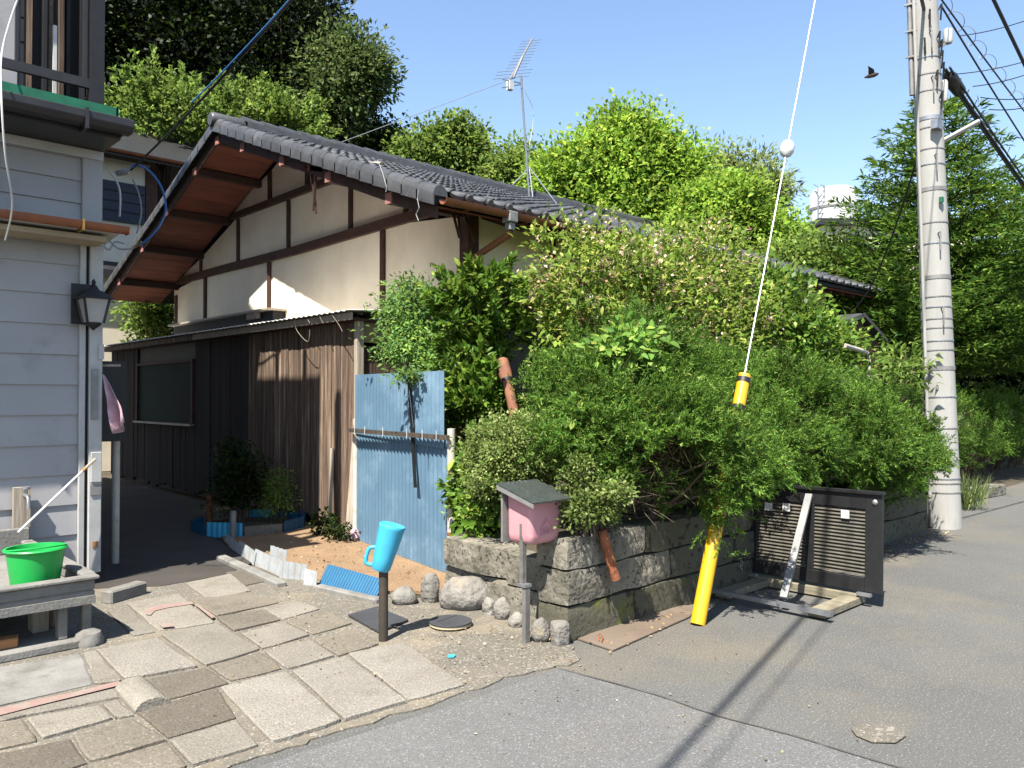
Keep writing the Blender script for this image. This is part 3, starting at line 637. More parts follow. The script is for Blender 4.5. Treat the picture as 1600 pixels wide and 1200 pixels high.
# main eave, dark gutter, green sheet edge of the balcony deck
MB().box((XL, HY - .46, 3.50), (HX + .04, 9.2, 3.58)).build('balcony_deck', M['gutter_dark'], sh)
MB().box((XL, HY - .44, 3.475), (HX + .03, HY, 3.499)).build('soffit', M['gutter_dark'], sh)
g3 = MB().prism([(XL, HY - .60, 3.60), (XL, HY - .60, 3.54), (XL, HY - .57, 3.50), (XL, HY - .47, 3.50), (XL, HY - .47, 3.60)], (HX + .08 - XL, 0, 0)).build('dark_gutter', M['gutter_dark'], sh, bevel=.006)
for x in (1.05, 1.72): MB().box((x, HY - .615, 3.46), (x + .02, HY - .44, 3.612)).build('gutter_bracket', M['gutter_dark'], g3)
MB().prism([(XL, HY - .43, 3.581), (XL, HY - .43, 3.72), (XL, HY - .415, 3.72), (XL, HY - .415, 3.581)], (HX + .02 - XL, 0, 0)).build('green_sheet', M['greensheet'], sh)
MB().box((HX - .0, HY - .43, 3.581), (HX + .012, HY + .6, 3.72)).build('green_sheet', M['greensheet'], sh)
# balcony: rails, posts, dark screens, cased corner
BY = HY - .30
MB().box((XL, BY - .02, 3.86), (HX - .06, BY + .02, 3.93)).build('bottom_rail', M['gutter_dark'], sh)
MB().box((XL, BY - .02, 5.05), (HX - .06, BY + .02, 5.12)).build('top_rail', M['gutter_dark'], sh)
MB().box((HX - .16, BY - .04, 3.58), (HX - .06, BY + .06, 6.3)).build('corner_column', M['black'], sh)
for i in range(7): MB().box((1.78 - .45 * i, BY - .015, 3.93), (1.80 - .45 * i, BY + .015, 5.05)).build('baluster', M['gutter_dark'], sh)
MB().box((HX - .12, 7.03, 3.6), (HX - .08, 8.70, 6.5)).build('side_screen', M['darkpanel'], sh)
MB().box((XL, 7.03, 6.42), (HX - .121, 8.70, 6.5)).build('canopy', M['darkpanel'], sh)
for y in (7.35, 8.05): MB().box((HX - .12, y, 6.5), (HX - .08, y + .08, 6.85)).build('pole_bracket', M['black'], sh)
rb = random.Random(4)
for i in range(9):
    x = HX - .22 - i * .055; MB().box((x, BY + .35 + rb.uniform(0, .12), 3.62), (x + rb.uniform(.025, .045), BY + .40 + rb.uniform(.0, .1), rb.uniform(4.6, 5.2))).build('stored_board', [M['darkpanel'], M['oldwood'], M['greywood'], M['darkpanel']][i % 4], sh)
MB().box((HX - .36, BY + .18, 3.75), (HX - .335, BY + .2, 4.35)).build('white_rod', M['white'], sh)
MB().box((XL, 8.70, 3.58), (HX - .08, 8.74, 7.3)).build('upper_wall', M['siding'], sh)
for i in range(14): MB().box((XL, 8.69, 3.7 + i * .236), (HX - .08, 8.70, 3.70 + i * .236 + .012)).build('siding_groove', M['darkpanel'], sh)
MB().box((.9, 7.0, 3.58), (1.42, 7.06, 5.9)).build('upper_wall_return', M['siding'], sh)
MB().box((XL, 8.75, 3.5), (HX - .02, 13.8, 7.3)).build('upper_storey', M['siding'], sh)
MB().prism([(XL, 8.45, 7.3), (XL, 10.9, 9.25), (XL, 14.1, 7.3), (XL, 14.1, 7.18), (XL, 10.9, 9.1), (XL, 8.45, 7.18)], (HX + .15 - XL, 0, 0)).build('upper_roof', M['gutter_dark'], sh)
MB().prism([(HX - .03, 8.75, 7.3), (HX - .03, 13.8, 7.3), (HX - .03, 10.9, 9.1)], (-.05, 0, 0)).build('upper_gable', M['siding'], sh)
# meter plate, switch boxes and outlet on the corner post
MB().box((HX - .05, HY - .045, 1.32), (HX + .0, HY - .031, 1.72)).build('slotted_strip', M['greymetal'], sh)
MB().box((HX + .00, HY - .05, 1.80), (HX + .04, HY - .031, 1.92)).build('meter_box', M['trim'], sh)
MB().box((HX - .05, HY - .05, .82), (HX + .03, HY - .031, 1.06)).build('outlet_cover', M['trim'], sh, bevel=.004)
MB().box((HX - .05, HY - .04, .72), (HX + .03, HY - .031, .80)).build('dark_band', M['greymetal'], sh)
MB().box((HX - .03, HY - .036, .30), (HX + .01, HY - .031, .35)).build('sticker', M['orange'], sh)
# white downpipe out of the alley wall
dp = G(180, 882)
wp = MB().tube([(dp.x, dp.y, 0), (dp.x, dp.y, 1.16), (dp.x - .02, dp.y, 1.22), (dp.x - .22, dp.y, 1.24)], .034, 10)
tag(wp.build('drain_pipe', M['whitepaint'], smooth=True), 'pale upright drain pipe with an elbow beside the dark alley', 'pipe')
# dark board hanging in the alley, with the rod the cloth is clipped to
bp = PD(160, 625, 6.75); bxo = thing('hanging_board', 'black square board fixed at the alley mouth beside the lantern wall', 'board', (bp.x, bp.y, bp.z - .35))
c0, c1 = PD(132, 570, 6.6), PD(186, 688, 7.0)
MB().box((c0.x, c0.y + .10, c1.z), (c0.x + .36, c0.y + .14, c0.z + .04)).build('panel', M['black'], bxo)
r0, r1 = PD(135, 571, 6.45), PD(188, 571, 6.62)
MB().bar(r0, r1, .018, .018).build('rod', M['palewood'], bxo)
# pink cloth
cv = MB(); cw, ch = 8, 14; V = []
top = PD(152, 585, 6.42)
for j in range(ch + 1):
    for i in range(cw + 1):
        s, t = i / cw, j / ch
        wdt = .012 + .13 * min(1, t * 1.25) * (1 if t < .75 else 1 - (t - .75) * 1.4)
        p = top + RIGHT * (.045 + .145 * t + (s - .5) * wdt) + FH * (.05 * math.sin(s * 9 + t * 3) * (.25 + t)) + Vector((0, 0, -.47 * t - .04 * math.sin(s * 3) * t + (.13 * s * min(t, .7))))
        V.append(p)
cv.add(V, [(j * (cw + 1) + i, j * (cw + 1) + i + 1, (j + 1) * (cw + 1) + i + 1, (j + 1) * (cw + 1) + i) for j in range(ch) for i in range(cw)])
co = cv.build('cloth', M['cloth'], smooth=True); md = co.modifiers.new('thick', 'SOLIDIFY'); md.thickness = .004
tag(co, 'small pale pink cloth hanging by a clip beside the black board', 'cloth')
# wall lantern
lc = PY(146, 478, HY - .16)
la = thing('wall_lantern', 'black wall lantern with tapered glass at the corner of the siding house', 'lantern', (lc.x, lc.y, lc.z))
MB().box((HX - .20, HY - .04, lc.z - .14), (HX - .06, HY - .031, lc.z + .18)).build('back_plate', M['black'], la)
def frustum(mb, c, s0, s1, z0, z1):
    return mb.add([(c.x + a * s0, c.y + b * s0, c.z + z0) for a, b in ((-1, -1), (1, -1), (1, 1), (-1, 1))] + [(c.x + a * s1, c.y + b * s1, c.z + z1) for a, b in ((-1, -1), (1, -1), (1, 1), (-1, 1))],
                  [(3, 2, 1, 0), (4, 5, 6, 7), (0, 1, 5, 4), (1, 2, 6, 5), (2, 3, 7, 6), (3, 0, 4, 7)])
frustum(MB(), lc, .055, .088, -.13, .05).build('glass', M['frost'], la)
fr = MB()
for a, b in ((-1, -1), (1, -1), (1, 1), (-1, 1)): fr.bar(lc + Vector((a * .058, b * .058, -.135)), lc + Vector((a * .092, b * .092, .055)), .014, .014)
fr.build('cage_bars', M['black'], la)
hood_ = MB(); frustum(hood_, lc, .118, .112, .052, .066); frustum(hood_, lc, .108, .045, .0665, .12); hood_.build('hood', M['black'], la, bevel=.003)
MB().lathe(lc, [(.045, .12), (.03, .15), (.012, .17), (.018, .185), (.005, .21)], 12).build('finial', M['black'], la, smooth=True)
MB().lathe(lc, [(.008, -.19), (.02, -.175), (.055, -.15), (.06, -.131)], 12).build('bottom_cap', M['black'], la, smooth=True)
MB().tube([lc + Vector((0, .02, .13)), (lc.x - .02, HY - .05, lc.z + .12)], .014, 8).build('arm', M['black'], la)
# service cables on the wall and the loops behind the corner
def cable(name, pts, r_, m, label, parent=None, n=6):
    o = MB().tube(smooth_path(pts, n), r_, 6).build(name, m, parent, smooth=True)
    if not parent: tag(o, label, 'cable')
    return o
cable('wall_cable', [PY(27, 0, HY - .45), PY(12, 45, HY - .45), PY(2, 90, HY - .5), PY(2, 150, HY - .8), PY(8, 240, HY - .8), PY(19, 320, HY - .62), PY(8, 375, HY - .42)], .0065, M['white'], 'white cable hanging down the front of the siding house at the left edge')

# ------------------------------------------------------------------ house at the end of the alley
RYY = 17.3
rh = thing('rear_house', 'cream plastered house with blue shutters at the end of the alley', 'house', (5, 19, 0))
MB().box((1.0, RYY, 0), (PY(231, 500, RYY).x + .02, 22, 6.35)).build('wall', M['cream'], rh)
e = PY(165, 232, RYY - .5)
MB().prism([(.5, RYY - .55, e.z), (.5, 19.6, e.z + 1.4), (.5, 22.5, e.z), (.5, 22.5, e.z - .1), (.5, 19.6, e.z + 1.28), (.5, RYY - .55, e.z - .1)], (7.5, 0, 0)).build('roof', M['gutter_dark'], rh)
gutter(1.0, 8.0, RYY - .6, e.z - .0, .06, 'gutter', M['gutter_brown'], rh)
a, b = PY(150, 278, RYY - .05), PY(226, 352, RYY - .05)
shu = MB().box((a.x, RYY - .06, b.z), (b.x, RYY - .001, a.z)).build('shutter_box', M['blueshutter'], rh)
for i in range(1, 4): MB().box((a.x, RYY - .075, b.z + (a.z - b.z) * i / 4), (b.x, RYY - .0605, b.z + (a.z - b.z) * i / 4 + .02)).build('shutter_rib', M['darkpanel'], shu)
MB().box((b.x + .02, RYY - .05, b.z - .6), (b.x + .25, RYY - .001, e.z - .1)).build('downpipe_board', M['timber'], rh)
c = PY(240, 428, RYY - .24)
MB().prism([(1.0, RYY - .24, c.z), (1.0, RYY - .001, c.z + .2), (1.0, RYY - .001, c.z + .05), (1.0, RYY - .24, c.z - .14)], (c.x - 1.0, 0, 0)).build('porch_roof', M['gutter_dark'], rh)
d = PY(231, 500, RYY - .1)
MB().box((d.x, RYY - .14, 0), (d.x + .16, RYY - .001, c.z)).build('porch_post', M['soffit'], rh)

# ------------------------------------------------------------------ concrete sink with its bucket and tap
fl = G(148, 1008); SXR, SYF = fl.x, fl.y          # front right corner of the sink
sink = thing('concrete_sink', 'grey concrete washing sink on two legs against the siding wall', 'sink', (SXR - .8, SYF + .4, 0))
zt = .40; SYB = HY - .05; SXL = SXR - 1.7
basin = MB()
basin.box((SXL, SYF, .255), (SXR, SYB, .335))
for a, b in (((SXL, SYF, .3351), (SXR, SYF + .045, zt)), ((SXL, SYB - .05, .3351), (SXR, SYB, zt + .12)), ((SXR - .05, SYF + .0451, .3351), (SXR, SYB - .0501, zt)), ((SXL, SYF + .0451, .3351), (SXL + .05, SYB - .0501, zt))): basin.box(a, b)
basin.build('basin', M['concrete'], sink, bevel=.008)
MB().box((SXL - .02, SYF - .025, zt + .0005), (SXR + .02, SYF + .055, zt + .022)).build('front_rim', M['concrete'], sink, bevel=.006)
MB().box((SXR - .06, SYF + .056, zt + .0005), (SXR + .02, SYB - .051, zt + .03)).build('side_rim', M['concrete'], sink, bevel=.008)
MB().box((SXL, SYF - .012, .256), (SXR, SYF - .0005, .305)).build('front_ledge', M['concrete'], sink)
for x in (SXR - .06, SXR - .19, SXL + .1):
    MB().box((x, SYF + .03, .061), (x + .05, SYF + .10, .2545)).build('leg', M['concrete'], sink, bevel=.005)
MB().box((SXR - .05, SYB - .25, .061), (SXR - .005, SYB - .02, .2545)).build('leg', M['concrete'], sink)
MB().box((SXL, SYF - .03, .005), (SXR - .02, SYB, .060)).build('plinth', M['concrete'], sink, bevel=.01)
MB().lathe((SXR - .03, SYF + .02, .0), [(.085, .0), (.09, .03), (.07, .08), (.03, .1)], 9).build('broken_corner', M['concrete'], sink, smooth=True)
# tap on its board
tp = PY(100/2.4, 745+90, SYB - .02)
tap = thing('water_tap', 'chrome water tap on a pale board above the sink', 'tap', (tp.x, SYB, .7))
tx = PY(45, 850, HY - .06).x
MB().box((tx - .10, HY - .055, .52), (tx + .01, HY - .005, .82)).build('backing_board', M['palewood'], tap)
MB().tube([(tx - .03, HY - .055, .76), (tx - .03, HY - .13, .76), (tx - .03, HY - .17, .745), (tx - .03, HY - .18, .67)], [.014, .014, .014, .012], 10).build('spout', M['steel'], tap, smooth=True)
MB().lathe((tx - .03, HY - .10, .775), [(.012, 0), (.012, .03), (.03, .035), (.03, .05), (.01, .055)], 10).build('handle', M['steel'], tap, smooth=True)
# mop handle leaning over the tap
p0, p1 = PY(28, 832, HY - .22), PY(149, 717, HY - .10)
mop = thing('mop_handle', 'white rod with an orange grip leaning up against the corner of the siding house', 'rod', tuple(p0))
MB().tube([p0, lerp(p0, p1, .82)], .0095, 8).build('rod', M['white'], mop, smooth=True)
MB().tube([lerp(p0, p1, .82), lerp(p0, p1, .87)], .0125, 8).build('orange_band', M['orange'], mop, smooth=True)
MB().tube([lerp(p0, p1, .871), p1], .0125, 8).build('grip', M['palewood'], mop, smooth=True)
# bucket
bc = PY(56, 905, SYF + .24); bcx, bcy = bc.x, SYF + .25
bu = thing('green_bucket', 'bright green plastic bucket standing in the concrete sink', 'bucket', (bcx, bcy, .336))
MB().lathe((bcx, bcy, .337), [(.02, 0), (.125, 0), (.157, .232), (.168, .237), (.173, .245), (.168, .253), (.154, .253), (.151, .237), (.118, .012), (.02, .011)], 36).build('body', M['greenplastic'], bu, smooth=True)
MB().tube(smooth_path([Vector((bcx + .168 * math.cos(t), bcy + .02 - .16 * math.sin(t), .337 + .248 + .02 * math.sin(t))) for t in [math.pi * i / 8 for i in range(9)]], 3), .005, 6).build('bail', M['greenplastic'], bu, smooth=True)
# things under the sink
for (px, py, sx_, sz_, m, lab, nm, cat) in ((150 / 2.4, 690, .09, .17, 'palewood', 'pale wooden block under the sink, nearer the legs', 'wood_block', 'block'), (195 / 2.4, 690, .11, .19, 'oldwood', 'brown wooden block under the sink behind the pale block', 'wood_block', 'block')):
    x = PY(px, 990, SYF + .3).x
    tag(MB().box((x - sx_ / 2, SYF + .28 + (.06 if nm == 'wood_block' and m == 'oldwood' else 0), .0605), (x + sx_ / 2, SYF + .40, .0605 + sz_)).build(nm, M[m], bevel=.006), lab, cat)
x = PY(5, 1010, SYF + .12).x
tag(MB().prism([(x - .14, SYF + .06, .0605), (x + .06, SYF + .05, .0605), (x + .06, SYF + .05, .115), (x - .14, SYF + .06, .115)], (.02, .09, 0)).build('orange_brick', M['orange'], bevel=.006), 'orange brick lying on the plinth under the sink', 'brick')
# low stone kerb in the alley mouth
p = G(222, 928); q = G(165, 945)
tag(MB().bar((p.x, p.y, .05), (q.x, q.y, .05), .11, .10).build('kerb_block', M['concrete'], bevel=.012), 'long low concrete kerb block in the shaded alley mouth beside the sink', 'kerb block')
# ------------------------------------------------------------------ stone retaining wall
wl = thing('stone_wall', 'low porous stone block retaining wall under the hedge along the street', 'wall', (6, 3.5, 0))
rw = random.Random(21)
def block(x0, x1, y0, y1, z0, z1, m):                    # rough-hewn block, pitted front
    import bmesh
    from mathutils import noise
    bm = bmesh.new(); bmesh.ops.create_cube(bm, size=1)
    bmesh.ops.subdivide_edges(bm, edges=bm.edges[:], cuts=4, use_grid_fill=True)
    cx, cy, cz = (x0 + x1) / 2, (y0 + y1) / 2, (z0 + z1) / 2; sx, sy, sz = x1 - x0 - .008, y1 - y0 - .008, z1 - z0 - .007
    for v in bm.verts:
        c = v.co; r_ = 1 - .045 * (abs(c.x * 2) ** 6 + abs(c.y * 2) ** 6 + abs(c.z * 2) ** 6 - 1).real if max(abs(c.x), abs(c.y), abs(c.z)) > .49 else 1
        p = Vector((cx + c.x * sx * (1 - .012 * (abs(c.y * 2) ** 8 + abs(c.z * 2) ** 8)), cy + c.y * sy * (1 - .03 * (abs(c.x * 2) ** 8 + abs(c.z * 2) ** 8)), cz + c.z * sz * (1 - .035 * (abs(c.x * 2) ** 8 + abs(c.y * 2) ** 8))))
        p += Vector(noise.noise_vector(p * 7)) * .011 + Vector(noise.noise_vector(p * 21)) * .008
        v.co = p - ORG[wl.name]
    me = bpy.data.meshes.new('stone_block'); bm.to_mesh(me); bm.free()
    me.polygons.foreach_set('use_smooth', [True] * len(me.polygons)); me.set_sharp_from_angle(angle=R(40))
    return link_mesh('stone_block', me, m, wl)
CX, CY = 3.62, 3.30
zs = [0, .215, .43, .63]
for r_ in range(3):                                     # street face
    x = CX - .02 if r_ % 2 == 0 else CX - .02; first = True
    while x < 9.45:
        L_ = rw.uniform(.62, .92) if not (first and r_ % 2) else .45; first = False
        block(x, min(x + L_, 9.6), CY + rw.uniform(-.008, .008) , CY + .28, zs[r_] - (.03 if r_ == 0 else 0), zs[r_ + 1], M['moss_and_shade'] if (r_ == 0 or x > 4.25) else M['oya']); x += L_  # darker mossy stones past the corner also hold the hedge's shade in their colour
yl = [[CY + .285, 4.12, 4.74], [CY + .285, 3.95, 4.72]]
zs = [0, .235, .455]
for r_ in range(2):                                     # short return towards the yard
    for a, b in zip(yl[r_], yl[r_][1:]): 
        t0 = (a - CY) * .2; block(CX + t0, CX + t0 + .3, a, b, zs[r_] - (.03 if r_ == 0 else 0), zs[r_ + 1], M['oya'])
bd0 = [(CX + .25, CY + .2), (9.55, CY + .2), (9.7, 4.4), (13.4, 4.4), (13.4, WY), (5.6, WY), (4.95, 6.2), (4.5, 5.0), (4.15, 4.2)]
bed_ = MB().poly([(x, y, .60) for x, y in bd0])
bed_.poly([(CX + .25, CY + .2, .6), (4.15, 4.2, .6), (4.5, 5.0, .6), (4.95, 6.2, .6), (4.55, 6.2, .02), (4.2, 5.2, .02), (4.02, 4.78, .40), (3.92, 4.2, .43), (CX + .12, CY + .3, .45)])
bed_.build('garden_bed', M['earth'])['kind'] = 'structure'

# ------------------------------------------------------------------ garden rocks by the yard
def rock(px, py, w_, h, d=None, blocky=0, lab='', rot=0, seed=0):
    p = G(px, py); r_ = random.Random(seed); d = d or w_ * .75
    import bmesh
    bm = bmesh.new(); bmesh.ops.create_icosphere(bm, subdivisions=3, radius=1)
    ph = [(Vector((r_.uniform(-1, 1), r_.uniform(-1, 1), r_.uniform(-1, 1))).normalized(), r_.uniform(.75, .97)) for _ in range(11)]
    for v in bm.verts:
        n = v.co.normalized(); k = 1 + .05 * math.sin(5 * n.x + seed) * math.sin(4 * n.y + 2 * seed) + .03 * math.sin(11 * n.z + seed * 3 + 7 * n.x)
        for (dn, cut) in ph: k = min(k, cut / max(.2, n.dot(dn)) if n.dot(dn) > .2 else k)
        c = n * k
        if blocky: c = Vector([math.copysign(abs(q) ** (1 - blocky), q) for q in c]) * .8
        v.co = Vector((c.x * w_ / 2, c.y * d / 2, c.z * h * .55 + h * .38))
    me = bpy.data.meshes.new('garden_rock'); bm.to_mesh(me); bm.free()
    me.polygons.foreach_set('use_smooth', [True] * len(me.polygons))
    o = link_mesh('garden_rock', me, M['rock'], None, (p.x, p.y, 0)); o.rotation_euler = (0, 0, -YAW + rot)
    return tag(o, lab, 'rock', 'rocks edging the yard')
rock(631, 944, .22, .14, lab='low rounded grey rock at the left end of the rock row', seed=1)
rock(673, 942, .15, .24, lab='upright grey rock between the low rounded rock and the biggest one', seed=2)
rock(727, 950, .40, .25, .28, lab='largest rounded rock in the row beside the blue sheet post', seed=17)
rock(764, 962, .10, .14, lab='small rock touching the right side of the largest rock', seed=4)
rock(786, 968, .14, .16, lab='grey rock left of the pink box post', seed=5)
rock(808, 980, .13, .11, lab='low brown rock right behind the pink box post', seed=6)
rock(844, 1004, .13, .16, lab='striped upright rock just right of the pink box post', seed=7)
rock(875, 1008, .13, .185, .12, blocky=.55, lab='squared upright stone at the foot of the wall corner', seed=8, rot=.5)

# ------------------------------------------------------------------ blue corrugated screen
pr, pl = G(703, 902), G(557, 846)
bs = thing('corrugated_screen', 'light blue corrugated sheet screen fixed between white posts', 'screen', ((pr.x + pl.x) / 2, (pr.y + pl.y) / 2, 0))
def corr(name, p, q, z0, z1, pitch, amp, m, parent=None, lean=(0, 0), th=.0015, zb=None):
    p = Vector((p[0], p[1], 0)); q = Vector((q[0], q[1], 0)); L_ = (q - p).length; t = (q - p) / L_; n = Vector((t.y, -t.x, 0))
    k = max(8, int(L_ / pitch * 6)); V = []
    for i in range(k + 1):
        s = L_ * i / k; off = amp * math.sin(2 * math.pi * s / pitch); u = i / k
        za = z0 if zb is None else z0 * (1 - u) + zb[0] * u; zc = z1 if zb is None else z1 * (1 - u) + zb[1] * u
        b = p + t * s + n * off
        V += [b + Vector((0, 0, za)), b + n * lean[0] + Vector((0, 0, zc)), b + n * th + Vector((0, 0, za)), b + n * (lean[0] + th) + Vector((0, 0, zc))]
    F = []
    for i in range(k):
        a, b = 4 * i, 4 * i + 4
        F += [(a, b, b + 1, a + 1), (a + 2, a + 3, b + 3, b + 2), (a + 1, b + 1, b + 3, a + 3)]
    o = MB().add(V, F).build(name, m, parent, smooth=True, fix=False); return o
dirp = (pr - pl); dirp.z = 0; dl = dirp.normalized(); dn = Vector((dl.y, -dl.x, 0)) * 1
if dn.x > 0: dn = -dn
P_l, P_r = pl + dl * .0, pr - dl * .02
corr('lower_sheet', P_l - dn * .005, P_r - dn * .005, .02, 1.22, .076, .009, M['bluetin'], bs, zb=(.02, 1.16))
tl, tr_ = PX(549, 586, pl.x + .0), PX(691, 579, pr.x - .02)
corr('upper_sheet', Vector(P_l) + dl * .0 + dn * .016, P_r - dl * .06 + dn * .016, 1.12, tl.z, .076, .009, M['bluetin'], bs, zb=(1.06, tr_.z))
for (p, nm, zt_, r_) in ((pr + dl * .02, 'post', 1.235, .034), (pl - dl * .02, 'post', 1.27, .034)):
    MB().tube([(p.x, p.y, 0), (p.x, p.y, zt_)], r_, 12).build(nm, M['whitepaint'], bs, smooth=True)
ra, rb_ = PX(544, 672, pl.x - .07), PX(700, 684, pr.x - .07)
MB().bar(ra, rb_, .03, .04).build('cross_rail', mat('rail_wood', (.055, .04, .032), (.11, .09, .07), scale=20, rough=.8), bs)
for t in (.10, .22, .42, .66, .80, .92):
    c = lerp(ra, rb_, t); MB().tube([c + Vector((-.02, 0, -.03)), c + Vector((-.02, 0, .055))], .0035, 5).build('wire_tie', M['white'], bs)
vt, vb = PX(638, 572, 4.28), PX(649, 762, 4.24)
MB().bar(vt, vb, .035, .012, up=(1, 0, 0)).build('strip_with_shadow', M['black'], bs)  # black and long enough to take in the strip's shadow line too
vc = PX(646, 668, pr.x - .15)
MB().tube([vc, vc + Vector((-.06, -.02, .32))], .003, 5).build('bent_wire', M['steel'], bs)
for z in (.35,): MB().tube([(pr.x + dl.x * .02, pr.y + dl.y * .02, z), (pr.x + dl.x * .02, pr.y + dl.y * .02, z + .03)], .036, 12).build('rust_band', M['rust'], bs)
MB().lathe((pl.x - .02, pl.y, .0), [(.05, 0), (.07, .05), (.05, .11), (.02, .14)], 7).build('rag_knot', M['cloth'], bs)

# ------------------------------------------------------------------ yard edging: bits of corrugated sheet stuck in the ground
ed = [((352, 848), (372, 866), .09, 'whitesheet', 'white corrugated offcut standing farthest up the alley along the yard edge'),
      ((371, 866), (398, 884), .13, 'whitesheet', 'white corrugated offcut at the shadow edge beside the alley'),
      ((396, 883), (440, 903), .145, 'whitesheet', 'widest white corrugated offcut edging the yard'),
      ((436, 905), (478, 908), .15, 'whitesheet', 'white corrugated offcut with a bent top next to the pale flat plate'),
      ((420, 888), (446, 893), .20, 'whitesheet', 'tall white sheet piece standing behind the wide edging offcut')]
for (a, b, h, m, lab) in ed:
    tag(corr('edging_sheet', G(*a), G(*b), .0, h, .055, .008, M[m], lean=(-.02, 0), zb=(.0, h * .88)), lab, 'sheet', 'corrugated edging offcuts')
p, q = G(474, 915), G(494, 918)
tag(MB().prism([p, q, q + Vector((.02, .02, .115)), p + Vector((.02, .02, .13))], (.008, .012, 0)).build('edging_plate', M['whitesheet']), 'small flat pale plate propped at the end of the white edging', 'plate')
p, q = G(497, 915), G(587, 934)
tag(corr('blue_edging_sheet', p, q, .0, .155, .03, .002, M['bluetin2'], lean=(-.10, 0), zb=(0, .115)), 'deep blue corrugated strip leaning over along the yard edge', 'sheet')
tag(MB().bar(G(497, 918, .02), G(592, 940, .02), .07, .05).build('edging_kerb', M['concrete'], bevel=.012), 'low concrete kerb in front of the deep blue strip', 'kerb')
tag(MB().bar(G(345, 872, .02), G(440, 915, .02), .09, .06).build('edging_kerb', M['concrete'], bevel=.012), 'low concrete kerb in front of the white edging offcuts', 'kerb')
# planting ring by the shed
pc = G(390, 826)
ring = thing('planter_edging', 'small round flower bed edged with blue and grey corrugated strips by the shed', 'flower bed', (pc.x, pc.y, 0))
N_ = 9
for k in range(N_):
    a0, a1 = 2 * math.pi * k / N_, 2 * math.pi * (k + 1) / N_ - .04; rr = .62
    corr('edging_strip', (pc.x + rr * math.cos(a0), pc.y + rr * math.sin(a0)), (pc.x + rr * math.cos(a1), pc.y + rr * math.sin(a1)), .0, .12 + .02 * (k % 3), .06, .006, [M['bluetin2'], M['cyan'], M['greywood'], M['bluetin2']][k % 4], ring)
MB().lathe((pc.x, pc.y, 0), [(.58, .0), (.56, .05), (.3, .08), (.01, .09)], 20).build('soil', M['earth'], ring, smooth=True)
for (px, py, h, m, lab) in ((364, 843, .30, 'greymetal', 'short grey pipe stub standing at the edge of the round flower bed'), (327, 822, .38, 'rust', 'short rusty stake standing left of the round flower bed')):
    p = G(px, py); tag(MB().tube([p, p + Vector((0, 0, h))], .034, 10).build('stub_pipe', M[m], smooth=True), lab, 'pipe')

# ------------------------------------------------------------------ blue jug upside-down on a post
jb = G(599, 1003)
jg = thing('jug_post', 'short dark post capped with an upturned sky blue plastic jug', 'post', (jb.x, jb.y, 0))
MB().tube([jb, jb + Vector((0, 0, .50))], .029, 14).build('post', mat('dark_post', (.07, .055, .04), (.05, .04, .03), scale=8, rough=.7), jg, smooth=True)
TM = (Matrix.Rotation(-R(14), 4, FH) @ Matrix.Rotation(-R(4), 4, RIGHT)).to_3x3()
TM = Matrix.Rotation(R(15), 3, FH)
jo = jb + Vector((0, 0, .435)) - RIGHT * .02
jug = MB().lathe(jo, [(.02, 0), (.05, .004), (.058, .018), (.064, .08), (.073, .18), (.080, .268), (.082, .282), (.078, .29), (.066, .286), (.02, .283)], 28, M=TM).build('jug', M['cyan'], jg, smooth=True)
hpts = [(-.060, .13), (-.085, .125), (-.103, .105), (-.105, .05), (-.095, .022), (-.058, .02)]
MB().tube(smooth_path([jo + TM @ (RIGHT * a + Vector((0, 0, b))) for a, b in hpts], 5), .0125, 10).build('handle', M['cyan'], jug, smooth=True)
# mat and round lid on the concrete, chip of blue plastic
q = [G(544, 966), G(589, 953), G(638, 974), G(592, 993)]
tag(MB().prism([Vector((p.x, p.y, .014)) for p in q], (0, 0, .012)).build('dark_sheet', M['slate']), 'dark grey flat sheet lying on the concrete behind the jug post', 'sheet')
lc2 = G(704, 980)
ld = thing('round_lid', 'round dark grey lid with a cream rim lying on the concrete', 'lid', (lc2.x, lc2.y, .01))
MB().lathe((lc2.x, lc2.y, .009), [(.125, 0), (.132, .012)], 40).build('base', M['oldwood'], ld, smooth=True)
MB().lathe((lc2.x, lc2.y, .0215), [(.137, 0), (.137, .012)], 40).build('rim', mat('cream_rim', (.66, .57, .36), (.55, .46, .28), scale=9), ld)
MB().lathe((lc2.x, lc2.y, .034), [(.139, 0), (.139, .010), (.135, .012)], 40).build('top', M['slate'], ld)
MB().bar((lc2.x - .09, lc2.y + .03, .0468), (lc2.x + .1, lc2.y + .06, .0468), .004, .001).build('crease', M['black'], ld)
p = G(706, 1030); tag(MB().prism([p + Vector((-.03, .0, .014)), p + Vector((.0, -.02, .014)), p + Vector((.03, .0, .016)), p + Vector((-.005, .025, .016))], (0, 0, .006)).build('plastic_chip', M['cyan']), 'small chip of bright blue plastic on the concrete', 'scrap')

# ------------------------------------------------------------------ pink box on a post
M['postgrey'] = mat('weathered_post', (.20, .19, .175), (.13, .12, .11), scale=10, rough=.8, bump=.2)
mb_ = G(822, 1006)
mx = thing('pink_letterbox', 'pink plastic box with a dark slanted roof on a grey post', 'letterbox', (mb_.x, mb_.y, 0))
MB().bar(mb_, mb_ + Vector((0, 0, .36)), .044, .03, up=(0, 1, 0)).build('lower_post', M['postgrey'], mx, bevel=.003)
MB().bar(mb_ + Vector((.005, .032, .34)), mb_ + Vector((.005, .032, .80)), .038, .028, up=(0, 1, 0)).build('upper_post', M['postgrey'], mx, bevel=.003)
MB().box((mb_.x - .03, mb_.y - .018, .345), (mb_.x + .03, mb_.y + .05, .362)).build('clamp', M['steel'], mx)
bx0, by1 = mb_.x - .015, mb_.y + .16                     # box: left side, back
bw, bd, z0, z1 = .27, .215, .595, .885
